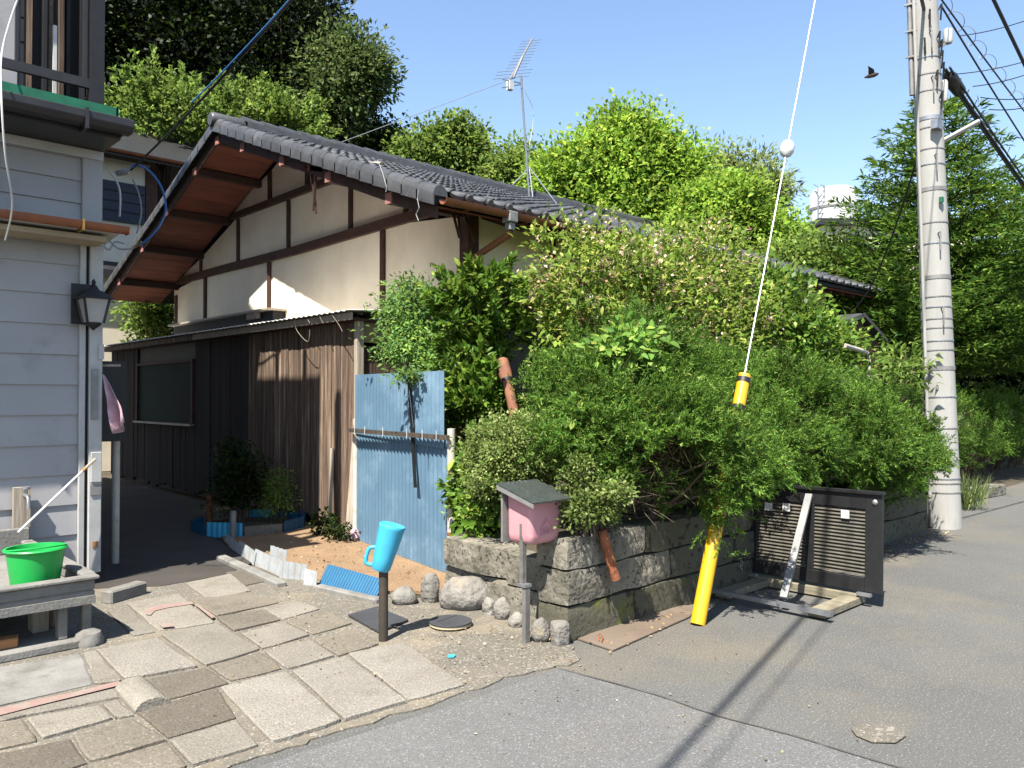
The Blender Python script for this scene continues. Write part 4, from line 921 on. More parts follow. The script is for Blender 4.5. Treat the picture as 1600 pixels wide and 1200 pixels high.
def rrect(x0, x1, y0, y1, r_, z, n=5):
    pts = []
    for cx, cy, a0 in ((x1 - r_, y1 - r_, 0), (x0 + r_, y1 - r_, 90), (x0 + r_, y0 + r_, 180), (x1 - r_, y0 + r_, 270)):
        for k in range(n + 1): an = R(a0 + 90 * k / n); pts.append((cx + r_ * math.cos(an), cy + r_ * math.sin(an), z))
    return pts
rings = []
for (z, ins) in ((z0, .042), (z0 + .010, .018), (z0 + .028, .006), (z0 + .06, .002), (z0 + .2, .0), (z1, -.003)):
    rings.append(rrect(bx0 + ins, bx0 + bw - ins, by1 - bd + ins, by1 - ins * .3, .034, z))
k = len(rings[0]); pb = MB(); 
pb.add([p for r_ in rings for p in r_], [(j * k + i, j * k + (i + 1) % k, (j + 1) * k + (i + 1) % k, (j + 1) * k + i) for j in range(len(rings) - 1) for i in range(k)] + [tuple(range(k - 1, -1, -1)), tuple((len(rings) - 1) * k + i for i in range(k))])
box_ = pb.build('box', M['pink'], mx, smooth=True)
yf = by1 - bd - .002; ex0, ez0 = bx0 + .085, .655       # embossed mark: house-shaped outline with lines
em = [((.0, .0), (.0, .045)), ((.0, .045), (.045, .105)), ((.045, .105), (.105, .045)), ((.105, .045), (.105, .012)), ((.105, .012), (.0, .0)), ((.018, .055), (.05, .088)), ((.014, .038), (.09, .040)), ((.014, .025), (.09, .027)), ((.014, .012), (.09, .016)), ((.035, .012), (.035, .038)), ((.06, .012), (.06, .038))]
mk = MB()
for a, b in em: mk.bar((ex0 + a[0], yf, ez0 + a[1]), (ex0 + b[0], yf, ez0 + b[1]), .005, .004, up=(0, 1, 0))
mk.build('embossed_mark', M['pink'], box_)
MB().box((bx0 - .03, by1 + .001, .60), (bx0 + bw + .0, by1 + .016, .955)).build('back_board', M['greymetal'], mx)
rf = MB().prism([(bx0 - .055, by1 + .03, .965), (bx0 - .055, by1 - bd - .075, .872), (bx0 - .055, by1 - bd - .075, .862), (bx0 - .055, by1 + .03, .950)], (bw + .085, 0, 0)).build('slanted_roof', M['slateroof'], mx)
MB().prism([(bx0 - .056, by1 + .028, .953), (bx0 - .056, by1 - bd - .078, .862), (bx0 - .056, by1 - bd - .078, .838), (bx0 - .056, by1 + .028, .925)], (.006, 0, 0)).build('roof_edge', M['greymetal'], rf)
for i in range(5): MB().lathe((bx0 + .02 + i * .04, by1 + .005, .957), [(.004, 0), (.004, .004)], 8).build('screw', M['steel'], rf)

# ------------------------------------------------------------------ rusty pipes, steel plate
a, b = G(958, 905, .40), PY(940, 826, CY + .12)
a = PY(962, 905, CY - .075); b = PY(940, 828, CY - .04)
tag(MB().tube([a, b], .031, 12).build('rusty_pipe', M['rust'], smooth=True), 'short rusty orange pipe sticking out over the stone wall', 'pipe')
a, b = PD(784, 560, 7.2), PD(806, 655, 7.0)
cp = thing('clay_pipe', 'brown pipe with a knobbly top standing up among the shrubs', 'pipe', (b.x, b.y, .6))
MB().tube([(b.x + .02, b.y, .62), b, lerp(b, a, .6)], .045, 12).build('shaft', M['clay'], cp, smooth=True)
MB().tube([lerp(b, a, .6), lerp(b, a, .75), lerp(b, a, .97), lerp(b, a, 1.0)], [.05, .062, .055, .03], 12).build('head', M['clay'], cp, smooth=True)
MB().tube([lerp(b, a, .62), lerp(b, a, .66)], .058, 12).build('black_band', M['black'], cp, smooth=True)
q = [G(903, 1001), G(958, 1019), G(1078, 966), G(1090, 948), G(1030, 950)]
pt = tag(MB().prism([Vector((p.x, p.y, .006)) for p in q], (0, 0, .008)).build('steel_plate', M['plate']), 'rusty flat steel plate lying on the road at the foot of the wall', 'plate')
MB().tube([Vector(p) for p in [G(936, 1001, .02), G(934, 994, .03), G(938, 990, .04), G(942, 995, .03), G(940, 1003, .02)]], .004, 5).build('lifting_ring', M['rust'], pt)

# ------------------------------------------------------------------ black louvred panel on a timber base
LX = 5.78; y0, y1 = 2.30, 3.33
lp = thing('louvred_panel', 'black louvred panel standing on a timber base at the roadside', 'panel', (LX, 2.8, 0))
def lx(z): return LX + .04 * (z - .1)
def pan(y_0, y_1, z_0, z_1, th, name, dx=0):
    MB().prism([(lx(z_0) + dx, y_0, z_0), (lx(z_1) + dx, y_0, z_1), (lx(z_1) + dx, y_1, z_1), (lx(z_0) + dx, y_1, z_0)], (th, 0, 0)).build(name, M['black'], lp, bevel=.003)
pan(y0, y0 + .12, .10, .80, .035, 'frame_side'); pan(y1 - .06, y1, .10, .79, .035, 'frame_side')
pan(y0 + .1202, y1 - .0602, .10, .20, .035, 'frame_bottom'); pan(y0 + .1202, y1 - .0602, .69, .80, .035, 'frame_top'); pan(2.80, 2.86, .2002, .6898, .03, 'frame_middle')
MB().bar((lx(.8) + .01, y0 - .01, .812), (lx(.8) + .01, y1 + .01, .805), .06, .02).build('top_cap', M['black'], lp)
mlouv = mat('louvre_lit_slat', (.17, .155, .125), (.11, .10, .08), scale=14, rough=.5, metal=.3)  # paler than the black frame: light caught on the slat edges, put into colour
for i in range(18):
    z = .215 + i * .0262
    MB().prism([(lx(z) + .004, y0 + .121, z), (lx(z) + .030, y0 + .121, z + .022), (lx(z) + .031, y0 + .121, z + .019), (lx(z) + .005, y0 + .121, z - .003)], (0, y1 - y0 - .182, 0)).build('slat', mlouv, lp)
for ya_ in (3.12, 2.64): MB().box((lx(.3) + .050, ya_, .22), (lx(.3) + .058, ya_ + .10, .69)).build('red_strip', M['redreflect'], lp)
for (ya_, za_) in ((3.17, .635), (3.02, .645), (2.56, .64)): MB().box((lx(za_) - .012, ya_ - .03, za_ - .03), (lx(za_) - .002, ya_ + .03, za_ + .03)).build('white_tab', M['white'], lp)
MB().bar((lx(.75) - .012, 2.835, .76), (5.21, 2.74, .10), .05, .022, up=(0, 0, 1)).build('strut', mat('zinc_strut', (.30, .30, .29), (.22, .22, .215), scale=9, rough=.55, metal=.2), lp)
MB().lathe((lx(.72) - .0, y0 + .05, .745), [(.02, -.02), (.02, .005), (.01, .012)], 10, M=Matrix.Rotation(-math.pi / 2, 3, 'Y')).build('corner_bolt', M['steel'], lp)
for ya_ in (y1 - .02, 2.42): MB().box((LX - .045, ya_ - .06, .078), (LX - .01, ya_ + .04, .099)).build('bracket', M['steel'], lp)
MB().box((LX - .02, 2.44, .012), (LX + .08, 3.32, .077)).build('base_beam', M['palletwood'], lp, bevel=.004)
MB().box((5.20, 2.44, .012), (LX - .0205, 2.56, .062)).build('base_sleeper', M['palletwood'], lp, bevel=.004)
MB().box((5.20, 3.16, .012), (LX - .0205, 3.28, .062)).build('base_sleeper', M['palletwood'], lp, bevel=.004)
MB().box((5.155, 2.38, .045), (5.199, 3.30, .075)).build('front_rail', M['steel'], lp)
for i in range(6):
    c = Vector((5.62, 3.31, .10 + i * .032)); MB().tube([c + Vector((0, .012 * math.cos(t) * (i % 2) + .0, .022 * math.sin(t))) + Vector((.012 * math.cos(t) * (1 - i % 2), 0, 0)) for t in [2 * math.pi * k / 10 for k in range(11)]], .0035, 5).build('chain_link', M['steel'], lp)

# ------------------------------------------------------------------ boundary marker in the road
mc = G(1374, 1147)
mk_ = thing('survey_marker', 'weathered concrete patch with a square marker pin set in the road', 'marker', (mc.x, mc.y, 0))
rm = random.Random(9)
MB().prism([G(*p, .006) for p in ((1330, 1140), (1345, 1132), (1378, 1131), (1402, 1138), (1416, 1150), (1400, 1161), (1362, 1160), (1338, 1150))], (0, 0, .004)).build('concrete_patch', M['apron'], mk_)
for (a, b) in (((1366, 1138), (1381, 1143)), ((1384, 1137), (1398, 1144)), ((1367, 1146), (1380, 1151)), ((1384, 1146), (1396, 1150))):
    MB().prism([G(a[0] + 3, a[1], .0105), G(b[0], a[1] + 1, .0105), G(b[0] - 2, b[1], .0105), G(a[0], b[1] - 1, .0105)], (0, 0, .003)).build('pin_quarter', M['paver_grain'], mk_)

# ------------------------------------------------------------------ utility pole
ub = G(1476, 824); UXY = Vector((ub.x, ub.y, 0)); lean_ = -RIGHT * .030
def up_(h): return UXY + lean_ * h + Vector((0, 0, h))
def ur(h): return .178 - .0065 * h
po = thing('utility_pole', 'tall pale concrete utility pole strapped with steel bands beside the hedge', 'utility pole', tuple(UXY))
MB().tube([up_(h) for h in (0, 3, 6, 9, 12.5)], [ur(h) for h in (0, 3, 6, 9, 12.5)], 28).build('shaft', M['pole'], po, smooth=True)
def py2h(py): return 1.5 + (620 - py) / FPX * 9.25
for i, py in enumerate((96, 122, 148, 190, 205, 238, 262, 300, 352, 384, 436, 466, 482, 500, 514, 534, 548, 576, 620, 668, 716, 745, 752, 766)):
    h = py2h(py); tk = .045 if py in (436, 576, 190, 300) else .013
    MB().tube([up_(h - tk / 2), up_(h + tk / 2)], ur(h) + .006, 24).build('steel_band', M['greymetal'] if i % 3 else M['steel'], po, smooth=True)
for (px, py) in ((1450, 250), (1453, 370), (1458, 485), (1446, 130), (1443, 60)):
    h = py2h(py); b = up_(h) - FH * ur(h) - RIGHT * .03
    MB().tube([b, b - FH * .05 + Vector((0, 0, .01)), b - FH * .055 + Vector((.0, 0, -.20))], .008, 6).build('step_bolt', M['greymetal'], po)
cd = -RIGHT * .93 - FH * .30
MB().tube([UXY + cd * .20 + lean_ * h + Vector((0, 0, h)) + cd * (-.0065 * h) for h in (.02, 2, 4, 6, 9)], .018, 8).build('conduit', M['pole'], po, smooth=True)
cd2 = -RIGHT * .99 + FH * .1
MB().tube([up_(h) + cd2 * (ur(h) + .03) for h in (5.0, 6, 8, 10)], .028, 10).build('riser_pipe', M['greymetal'], po, smooth=True)
for py in (8, 50, 90):
    h = py2h(py); MB().bar(up_(h) + cd2 * (ur(h) + .09), up_(h) + RIGHT * .0 - FH * (ur(h) + .0), .02, .02).build('pipe_hook', M['greymetal'], po)
rp = random.Random(6)
for k in range(9):                                       # clutter of straps and lashings near the top
    h = rp.uniform(4.9, 6.2); a = rp.uniform(math.pi * .9, math.pi * 1.6); dv = Vector((math.cos(a), math.sin(a), 0))
    MB().tube([up_(h) + dv * (ur(h) + .01), up_(h + .06) + dv * (ur(h) + .05), up_(h - .12) + dv * (ur(h) + .03)], .011, 6).build('lashing', M['cable'], po)
h = py2h(205); c = up_(h) - FH * (ur(h) + .03) - RIGHT * .01
MB().box((c.x - .07, c.y - .04, h - .05), (c.x + .07, c.y + .04, h + .05)).build('band_buckle', M['steel'], po)
for (px, z0_, z1_, m, nm, r_) in ((1481, 68, 45, 'porcelain', 'insulator', .055), (1476, 158, 125, 'trim', 'junction_box', .035)):
    a, b = PD(px, z0_, 9.25), PD(px, z1_, 9.25); MB().tube([a, lerp(a, b, .15), lerp(a, b, .9), b], [r_ * .8, r_, r_, r_ * .6], 12).build(nm, M[m], po, smooth=True)
MB().bar(PD(1470, 72, 9.25), PD(1482, 66, 9.25), .03, .03).build('insulator_arm', M['greymetal'], po)
a, b = PD(1470, 222, 9.2), PD(1531, 189, 9.0)
MB().bar(a, b, .09, .035).build('street_lamp_arm', M['white'], po, bevel=.01)
MB().box(PD(1471, 312, 9.02) - Vector((.02, .02, .03)), PD(1471, 312, 9.02) + Vector((.02, .02, .03))).build('green_tag', M['greensheet'], po)
# cables ------------------------------------------------------------
def line(p, q, drop, r_, m, label, name='overhead_cable', cat='cable'):
    return tag(MB().tube(sag(p, q, drop, 20), r_, 6).build(name, m, smooth=True), label, cat)
farp = Vector((46, 4.6, 0))
bun = thing('cable_bundle', 'thick lashed bundle of black cables leaving the pole to the right', 'cable', tuple(up_(5.4)))
s0, s1 = PD(1478, 108, 9.3), PD(1700, 412, 15.5)
for i, (dz, dy) in enumerate(((0, 0), (.03, .03), (-.035, .02), (.01, -.04))):
    MB().tube(sag(s0 + Vector((0, dy, dz)), s1 + Vector((0, dy, dz)), .12, 20), .013, 6).build('cable', M['cable'], bun, smooth=True)
for k in range(26):
    c = lerp(s0, s1, .04 + .037 * k); MB().tube([c + Vector((0, .05, .05)), c + Vector((.02, -.02, -.06)), c + Vector((.05, -.05, .04))], .008, 5).build('lashing_wire', M['cable'], bun)
c0_, c1_ = PD(1481, 118, 9.4), PD(1502, 146, 9.9)
MB().tube([c0_, lerp(c0_, c1_, .15), lerp(c0_, c1_, .85), c1_], [.04, .085, .075, .04], 12).build('splice_case', M['black'], bun, smooth=True)
line(PD(1470, 8, 9.3), PD(1720, 395, 15.5), .1, .011, M['cable'], 'thin plain cable running from the pole top down to the right edge')
sp = thing('spiral_cable', 'thin cable wrapped in a loose wire spiral right of the pole', 'cable', tuple(up_(6.2)))
a, b = PD(1468, -5, 9.4), PD(1720, 320, 15.0)
MB().tube(sag(a, b, .08, 16), .010, 6).build('core', M['cable'], sp)
MB().tube([lerp(a, b, t / 300) + Vector((0, .07 * math.cos(t * .42), .07 * math.sin(t * .42))) for t in range(300)], .0045, 4).build('spiral', M['cable_grey'], sp)
line(PD(1548, -10, 7), PD(1660, 225, 9), .0, .016, M['cable'], 'thick black cable crossing the top right corner of the sky')
for (a, b, lab) in (((1500, 56), (1640, 18), 'uppermost short drop wire reaching right from the cable bundle'), ((1490, 116), (1640, 84), 'second drop wire reaching right just below the uppermost one'), ((1520, 135), (1640, 102), 'third drop wire reaching right below the lashed splice'), ((1532, 152), (1640, 148), 'level thin wire reaching right under the third drop wire'), ((1545, 171), (1640, 158), 'lowest drop wire reaching right above the bundle')):
    line(PD(*a, 9.8), PD(b[0], b[1], 9.2), .04, .006, M['cable'], lab)
for (px, py, k) in ((1511, 42, 'a'), (1522, 134, 'b'), (1540, 170, 'c')):
    pass
line(up_(5.95), up_(5.95) + (Vector((1.3, 1.1, 5.9)) - up_(5.95)) * 2.3, .15, .021, M['cable'], 'thick cable bundle running overhead from the pole across the road')
line(up_(6.3) + Vector((0, -.3, 0)), up_(6.3) + Vector((-22, -5.9, -.1)), .15, .007, M['cable'], 'thin cable running overhead beside the thick bundle across the road')
tgt = PD(204, 266, 9.5)
line(PD(462, -8, 7.0), tgt, .05, .012, M['cable'], 'dark service cable slanting down to the siding house')
p2 = PD(462, -8, 7.0); line(p2 + Vector((.0, 0, .02)), PD(300, 160, 8.3), .02, .008, M['cable_blue'], 'blue wire wrapped along the slanting service cable')
# the service head: grip with blue and white loops
hd = thing('service_loops', 'blue and white wire loops hanging at the end of the service cable', 'cable', tuple(tgt))
MB().tube([PD(182, 272, 9.5), PD(186, 270, 9.5), PD(200, 268, 9.5), PD(204, 266, 9.5)], [.03, .04, .038, .015], 10).build('cable_grip', M['cable_grey'], hd, smooth=True)
for (pts, m, r_) in (([(204, 262), (213, 258), (232, 266), (252, 292), (259, 325), (251, 350), (235, 370), (217, 384)], 'cable_blue', .013), ([(172, 268), (183, 285), (188, 305), (187, 338)], 'white', .012), ([(207, 280), (216, 300), (221, 330), (214, 365)], 'cable_grey', .010), ([(222, 378), (205, 388), (185, 388), (170, 376), (163, 384), (171, 390), (180, 378), (195, 380)], 'white', .013)):
    MB().tube(smooth_path([PD(a, b, 9.4) for a, b in pts], 5), r_, 6).build('wire_loop', M[m], hd, smooth=True)
MB().tube([PD(211, 386, 9.4), PD(221, 378, 9.4)], .018, 8).build('brass_tip', M['brass'], hd)

# guy wire with yellow guard
gb = G(1090, 976); gtop = up_(11.8); gd = (gtop - gb).normalized()
gw = thing('guy_wire', 'pole guy wire in a yellow plastic guard rising out of the hedge', 'guy wire', tuple(gb))
def gp(h): return gb + gd * (h / gd.z)
MB().tube([gp(.0), gp(1.66)], [.050, .046], 16).build('guard', M['yellow'], gw, smooth=True)
for h in (1.60, 1.40): MB().tube([gp(h), gp(h + .035)], .0495, 16).build('black_band', M['black'], gw, smooth=True)
MB().tube([gp(1.6), gtop], .006, 6).build('strand', M['steel'], gw, smooth=True)
gi = PY(1252, 242, gp(3.5).y); hz_ = gi.z
MB().tube([gp(hz_ - .07), gp(hz_ - .05), gp(hz_ - .02), gp(hz_ + .02), gp(hz_ + .05), gp(hz_ + .07)], [.02, .045, .057, .057, .045, .02], 14).build('insulator', M['porcelain'], gw, smooth=True)

# concrete blocks beyond the pole, cable loop from the eave to the hedge
bb = [G(1510, 782), G(1560, 772)]
tag(MB().bar(Vector((bb[0].x, bb[0].y, .08)), Vector((bb[1].x, bb[1].y, .08)), .22, .16).build('concrete_block', M['oya'], bevel=.012), 'concrete kerb blocks on the verge just beyond the utility pole', 'block')
tag(MB().tube(smooth_path([PY(1320, 540, 4.3), PY(1340, 546, 4.3), PY(1354, 552, 4.3), PY(1357, 565, 4.3), PY(1357, 615, 4.3)], 5), .03, 8).build('white_pipe', M['whitepaint'], smooth=True), 'white pipe with a rusty elbow showing above the far hedge', 'pipe')
line(PD(1432, 250, 9.3), PD(1338, 480, 13.6), .25, .012, M['cable'], 'black drop wire sagging from the pole to the far eave of the tiled house')

# building with the water tank
TD = 42.; tc = PD(1303, 360, TD); 
ab_ = thing('flat_roof_building', 'flat-roofed building behind the trees carrying a white tank', 'building', (tc.x, tc.y, 0))
ux = RIGHT; uy = FH
def obx(c, hx, hy, z0, z1, nm, m, par):
    MB().prism([c + ux * a * hx + uy * b * hy + Vector((0, 0, z0 - c.z)) for a, b in ((-1, -1), (1, -1), (1, 1), (-1, 1))], (0, 0, z1 - z0)).build(nm, m, par)
obx(tc + RIGHT * 1.6, 3.6, 3.5, 0, tc.z - .5, 'wall', M['cream'], ab_); obx(tc + RIGHT * 1.6, 3.9, 3.8, tc.z - .5, tc.z - .2, 'roof_slab', M['gutter_dark'], ab_)
for i in range(3):
    obx(tc + RIGHT * (-.4 + 1.9 * i) - FH * 3.5, .6, .03, tc.z - 2.3, tc.z - 1.0, 'window', M['glass'], ab_)
tk = thing('water_tank', 'white cylindrical water tank with a dark band on the flat roof', 'water tank', (tc.x, tc.y, tc.z - .2))
MB().lathe((tc.x, tc.y, tc.z - .198), [(1.26, 0), (1.28, 1.2)], 36).build('lower_drum', M['porcelain'], tk, smooth=True)
MB().lathe((tc.x, tc.y, tc.z + 1.003), [(1.31, 0), (1.31, .13)], 36).build('band', M['greymetal'], tk, smooth=True)
MB().lathe((tc.x, tc.y, tc.z + 1.134), [(1.25, 0), (1.22, .75), (1.05, 1.0), (.5, 1.14), (.05, 1.17)], 36).build('upper_drum', M['porcelain'], tk, smooth=True)
la_ = MB(); lb = tc - RIGHT * 1.0 - FH * .9
for s in (-.18, .18): la_.tube([lb + RIGHT * s + Vector((0, 0, -.2)), lb + RIGHT * s + Vector((0, 0, 2.1)), lb + RIGHT * s + FH * .5 + Vector((0, 0, 2.3))], .035, 6)
for i in range(7): la_.tube([lb - RIGHT * .18 + Vector((0, 0, .1 + .3 * i)), lb + RIGHT * .18 + Vector((0, 0, .1 + .3 * i))], .025, 5)
la_.build('ladder', M['steel'], tk)
# flying bird
bp_ = PD(1362, 118, 14); bd_ = MB(); dr = (RIGHT * .9 + Vector((0, 0, .25))).normalized()
bd_.tube([bp_ - dr * .13, bp_ - dr * .06, bp_ + dr * .04, bp_ + dr * .10, bp_ + dr * .13], [.012, .035, .042, .026, .006], 8)
for s in (-1, 1):
    n = (FH * s * .6 + RIGHT * .25 * s + Vector((0, 0, .75))).normalized(); bd_.add([bp_ + dr * .06, bp_ + n * .10 + dr * .04, bp_ + n * .19 - dr * .07, bp_ - dr * .05], [(0, 1, 2, 3)])
tag(bd_.build('bird', mat('bird_brown', (.06, .04, .03), (.04, .03, .025)), smooth=True), 'small brown bird flying in the sky left of the pole', 'bird')
# ------------------------------------------------------------------ plants
def quad_mesh(name, V, mat_, parent=None, org=None):
    """V: (n,4,3) array of leaf quads -> one mesh"""
    n = len(V); k = V.shape[1]; o3 = np.array(ORG[parent.name] if parent else (org or (0, 0, 0)))
    idx = np.arange(n * k, dtype=np.int32).reshape(n, k); f = 1
    if k == 3: pass
    if k == 6: idx = idx[:, [0, 1, 2, 3, 0, 3, 4, 5]]; f = 2
    me = bpy.data.meshes.new(name); me.vertices.add(n * k); fl = 3 if k == 3 else 4; me.loops.add(n * fl * f); me.polygons.add(n * f)
    me.vertices.foreach_set('co', (V.reshape(-1, 3) - o3).astype(np.float32).ravel())
    me.loops.foreach_set('vertex_index', np.ascontiguousarray(idx).ravel())
    me.polygons.foreach_set('loop_start', np.arange(0, n * fl * f, fl, dtype=np.int32))
    me.polygons.foreach_set('loop_total', np.full(n * f, fl, dtype=np.int32))
    me.update(); me.validate()
    return link_mesh(name, me, mat_, parent, org)
def unit(a): return a / np.maximum(np.linalg.norm(a, axis=1, keepdims=True), 1e-6)
def leafquads(pos, ax, nr, L_, W_, droop=.0, wpos=.45):
    """leaf: base, left, tip, right; ax the leaf's axis, nr roughly its normal"""
    ax = unit(ax); sd = unit(np.cross(ax, nr)); nn = np.cross(sd, ax)
    L_ = np.broadcast_to(L_, (len(pos),))[:, None]; W_ = np.broadcast_to(W_, (len(pos),))[:, None]
    mid = pos + ax * L_ * wpos
    return np.stack([pos, mid + sd * W_ + nn * W_ * .35, pos + ax * L_ - nn * L_ * droop, mid - sd * W_ + nn * W_ * .35], 1)
def blades(pos, ax, nr, L_, W_):
    ax = unit(ax); sd = unit(np.cross(ax, nr)) * W_[:, None]
    return np.stack([pos - sd, pos + sd, pos + ax * L_[:, None]], 1)
def leaf6(pos, ax, nr, L_, W_, droop=.15):
    """broader leaf of two halves folded along the midrib"""
    ax = unit(ax); sd = unit(np.cross(ax, nr)); nn = np.cross(sd, ax)
    L_ = np.broadcast_to(L_, (len(pos),))[:, None]; W_ = np.broadcast_to(W_, (len(pos),))[:, None]
    m1 = pos + ax * L_ * .3; m2 = pos + ax * L_ * .68 - nn * L_ * droop * .35; tip = pos + ax * L_ - nn * L_ * droop
    up_v = nn * W_ * .3
    a = np.stack([pos, m1 + sd * W_ * .95 + up_v, m2 + sd * W_ * .72 + up_v, tip, m2 - sd * W_ * .72 + up_v, m1 - sd * W_ * .95 + up_v], 1)
    return a
def rnd_dir(g, n): return unit(g.normal(size=(n, 3)))
def lump(d, ph):                                        # low-frequency unevenness over directions
    return 1 + .20 * np.sin(d[:, 0] * 3.1 + ph) * np.sin(d[:, 2] * 3.7 + ph * 2) + .17 * np.sin(d[:, 1] * 5.3 + ph * 3 + d[:, 2] * 4.1) + .12 * np.sin(d[:, 0] * 9 + d[:, 2] * 8 + ph)
def clump_centres(g, c, r_, n, shell=.5, ph=0., low=-.6):
    d = rnd_dir(g, n * 2); d = d[d[:, 2] > low][:n]
    rad = np.minimum((shell + (1 - shell) * g.random(len(d)) ** .6) * lump(d, ph), 1.2)
    return np.array(c) + d * rad[:, None] * np.array(r_), d
def crown(g, lobes, per, cr, L_, W_, up=.5, out=.6, shell=.5, flat=.7, low=-.6, droop=.15, jit=.35, spiky=0, big=False):
    """lobes: (centre, radii, clumps)"""
    Q = []; cents = []
    for i, (c, r_, n) in enumerate(lobes):
        cc, d = clump_centres(g, c, r_, n, shell, ph=i * 1.7 + 1.3 + float(c[0]), low=low); cents.append(cc)
        m = len(cc); k = np.repeat(np.arange(m), per)
        cs = cr * (.55 + .9 * g.random(m))
        off = g.normal(size=(m * per, 3)) * np.array([1, 1, flat]); off *= (cs[k] * .55)[:, None]; nn_ = np.linalg.norm(off, axis=1, keepdims=True); off *= np.minimum(1, 1.05 * cs[k][:, None] / np.maximum(nn_, 1e-6))
        if spiky:
            t = g.random(m * per) ** .8; sdir = unit(d + np.array([0, 0, 1.1]) + g.normal(size=(m, 3)) * .3)
            off = sdir[k] * (t * cs[k] * spiky)[:, None] + g.normal(size=(m * per, 3)) * (cs[k] * .16 * (1.25 - t))[:, None]
        pos = cc[k] + off
        ax = unit(off) * out + d[k] * .5 + g.normal(size=(m * per, 3)) * .55 + np.array([0, 0, up * .3 - .1])
        nr = g.normal(size=(m * per, 3)) * .5 + np.array([-.35, -.2, up + .3]) + d[k] * .35
        s = 1 + jit * (g.random(m * per) * 2 - 1)
        Q.append((leaf6 if big else leafquads)(pos, ax, nr, L_ * s, W_ * s, droop))
    return np.concatenate(Q), np.concatenate(cents)
def limbs(mb, g, base, top, r0, targets, n=14, nseg=5):
    base = Vector(base); top = Vector(top); pts = [lerp(base, top, i / 6) + Vector((g.normal() * .04, g.normal() * .04, 0)) * (top - base).length * .12 * (0 if i == 0 else 1) for i in range(7)]
    mb.tube(pts, [r0 * (1 - .13 * i) for i in range(7)], 9)
    idx = g.choice(len(targets), size=min(n, len(targets)), replace=False)
    for j in idx:
        q = Vector(targets[j]); t = .25 + .7 * g.random(); s = pts[min(6, int(t * 6))]
        mid = lerp(s, q, .5) + Vector((0, 0, .12 * (q - s).length)); rr = r0 * (.42 - .2 * t)
        pp = [s, lerp(s, mid, .5) + Vector((0, 0, .02)), mid, lerp(mid, q, .6), q]
        mb.tube(pp, [rr, rr * .8, rr * .6, rr * .38, rr * .15], 6)

LM = {}
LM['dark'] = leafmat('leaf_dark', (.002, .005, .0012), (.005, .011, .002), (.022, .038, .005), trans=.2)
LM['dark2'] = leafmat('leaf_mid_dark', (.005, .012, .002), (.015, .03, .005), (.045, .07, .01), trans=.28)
LM['mid'] = leafmat('leaf_mid', (.055, .10, .02), (.125, .195, .035), (.21, .27, .06), trans=.42)
LM['bright'] = leafmat('leaf_bright', (.085, .175, .02), (.185, .30, .036), (.31, .40, .065), trans=.46)
LM['glossy'] = leafmat('leaf_glossy', (.038, .09, .011), (.09, .165, .02), (.20, .26, .045), trans=.32, rough=.38)
LM['shoot'] = leafmat('leaf_shoot', (.07, .13, .02), (.13, .20, .035), (.22, .28, .06), trans=.35, rough=.38)
LM['olive'] = leafmat('leaf_olive', (.03, .055, .016), (.075, .11, .03), (.15, .185, .065), trans=.35)
LM['nandina'] = leafmat('leaf_nandina', (.075, .16, .045), (.14, .25, .065), (.22, .31, .05), trans=.4)
LM['azalea'] = leafmat('leaf_azalea', (.065, .13, .018), (.17, .24, .036), (.33, .345, .09), trans=.42, cl=2.2)
LM['flower'] = leafmat('faded_flower', (.45, .24, .15), (.56, .42, .33), (.66, .57, .49), trans=.3)
LM['juniper'] = leafmat('juniper_needle', (.032, .084, .012), (.086, .165, .023), (.175, .25, .042), trans=.3, cl=3.0)
LM['juniper_in'] = leafmat('juniper_inner', (.03, .035, .012), (.06, .05, .02), trans=.15)
LM['privet'] = leafmat('leaf_privet', (.065, .105, .022), (.14, .19, .045), (.27, .31, .12), trans=.35, cl=4)
LM['spruce'] = leafmat('conifer_needle', (.026, .07, .010), (.070, .135, .02), (.15, .23, .035), trans=.3, cl=1.2)
LM['willow'] = leafmat('leaf_pale', (.10, .145, .045), (.17, .22, .075), (.25, .29, .12), trans=.4)
LM['vine'] = leafmat('leaf_vine', (.055, .13, .022), (.115, .21, .035), (.22, .29, .06), trans=.38, rough=.45)

def px_tree(name, label, seed, D, lobes_px, lm, per, cr, L_, W_, trunk_px, clumps=1.0, group=None, spiky=0, shell=.5, low=-.7, r0=.22, dscale=.85, nl=14, flat=.7):
    g = np.random.default_rng(seed); lobes = []
    for (px, py, rx, ry, n) in lobes_px:
        c = PD(px, py, D); s = D / FPX; lobes.append((np.array(c), np.array([rx * s * 1.0, rx * s * dscale, ry * s]), int(n * clumps)))
    b = G(*trunk_px) if isinstance(trunk_px, tuple) and trunk_px[1] > 625 else PD(trunk_px[0], 600, D); b = Vector((b.x, b.y, 0))
    t = thing(name, label, 'tree', tuple(b), group)
    Q, cc = crown(g, lobes, per, cr, L_, W_, spiky=spiky, shell=shell, low=low, flat=flat)
    quad_mesh('crown', Q, lm, t)
    c0 = Vector(lobes[0][0]); top = Vector((c0.x, c0.y, c0.z + lobes[0][1][2] * .3)); mb = MB(); limbs(mb, g, b, top, r0, cc, nl); mb.build('trunk', M['bark'], t, smooth=True)
    return t
GB = 'trees behind the houses'
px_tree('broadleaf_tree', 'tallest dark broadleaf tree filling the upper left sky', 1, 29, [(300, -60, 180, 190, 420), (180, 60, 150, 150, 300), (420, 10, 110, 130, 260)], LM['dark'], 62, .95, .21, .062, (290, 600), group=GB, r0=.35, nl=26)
px_tree('broadleaf_tree', 'dark tree low on the left between the siding house and the gable peak', 2, 27, [(190, 130, 110, 110, 240), (330, 110, 110, 90, 240)], LM['dark'], 56, .85, .19, .058, (200, 600), group=GB, r0=.28)
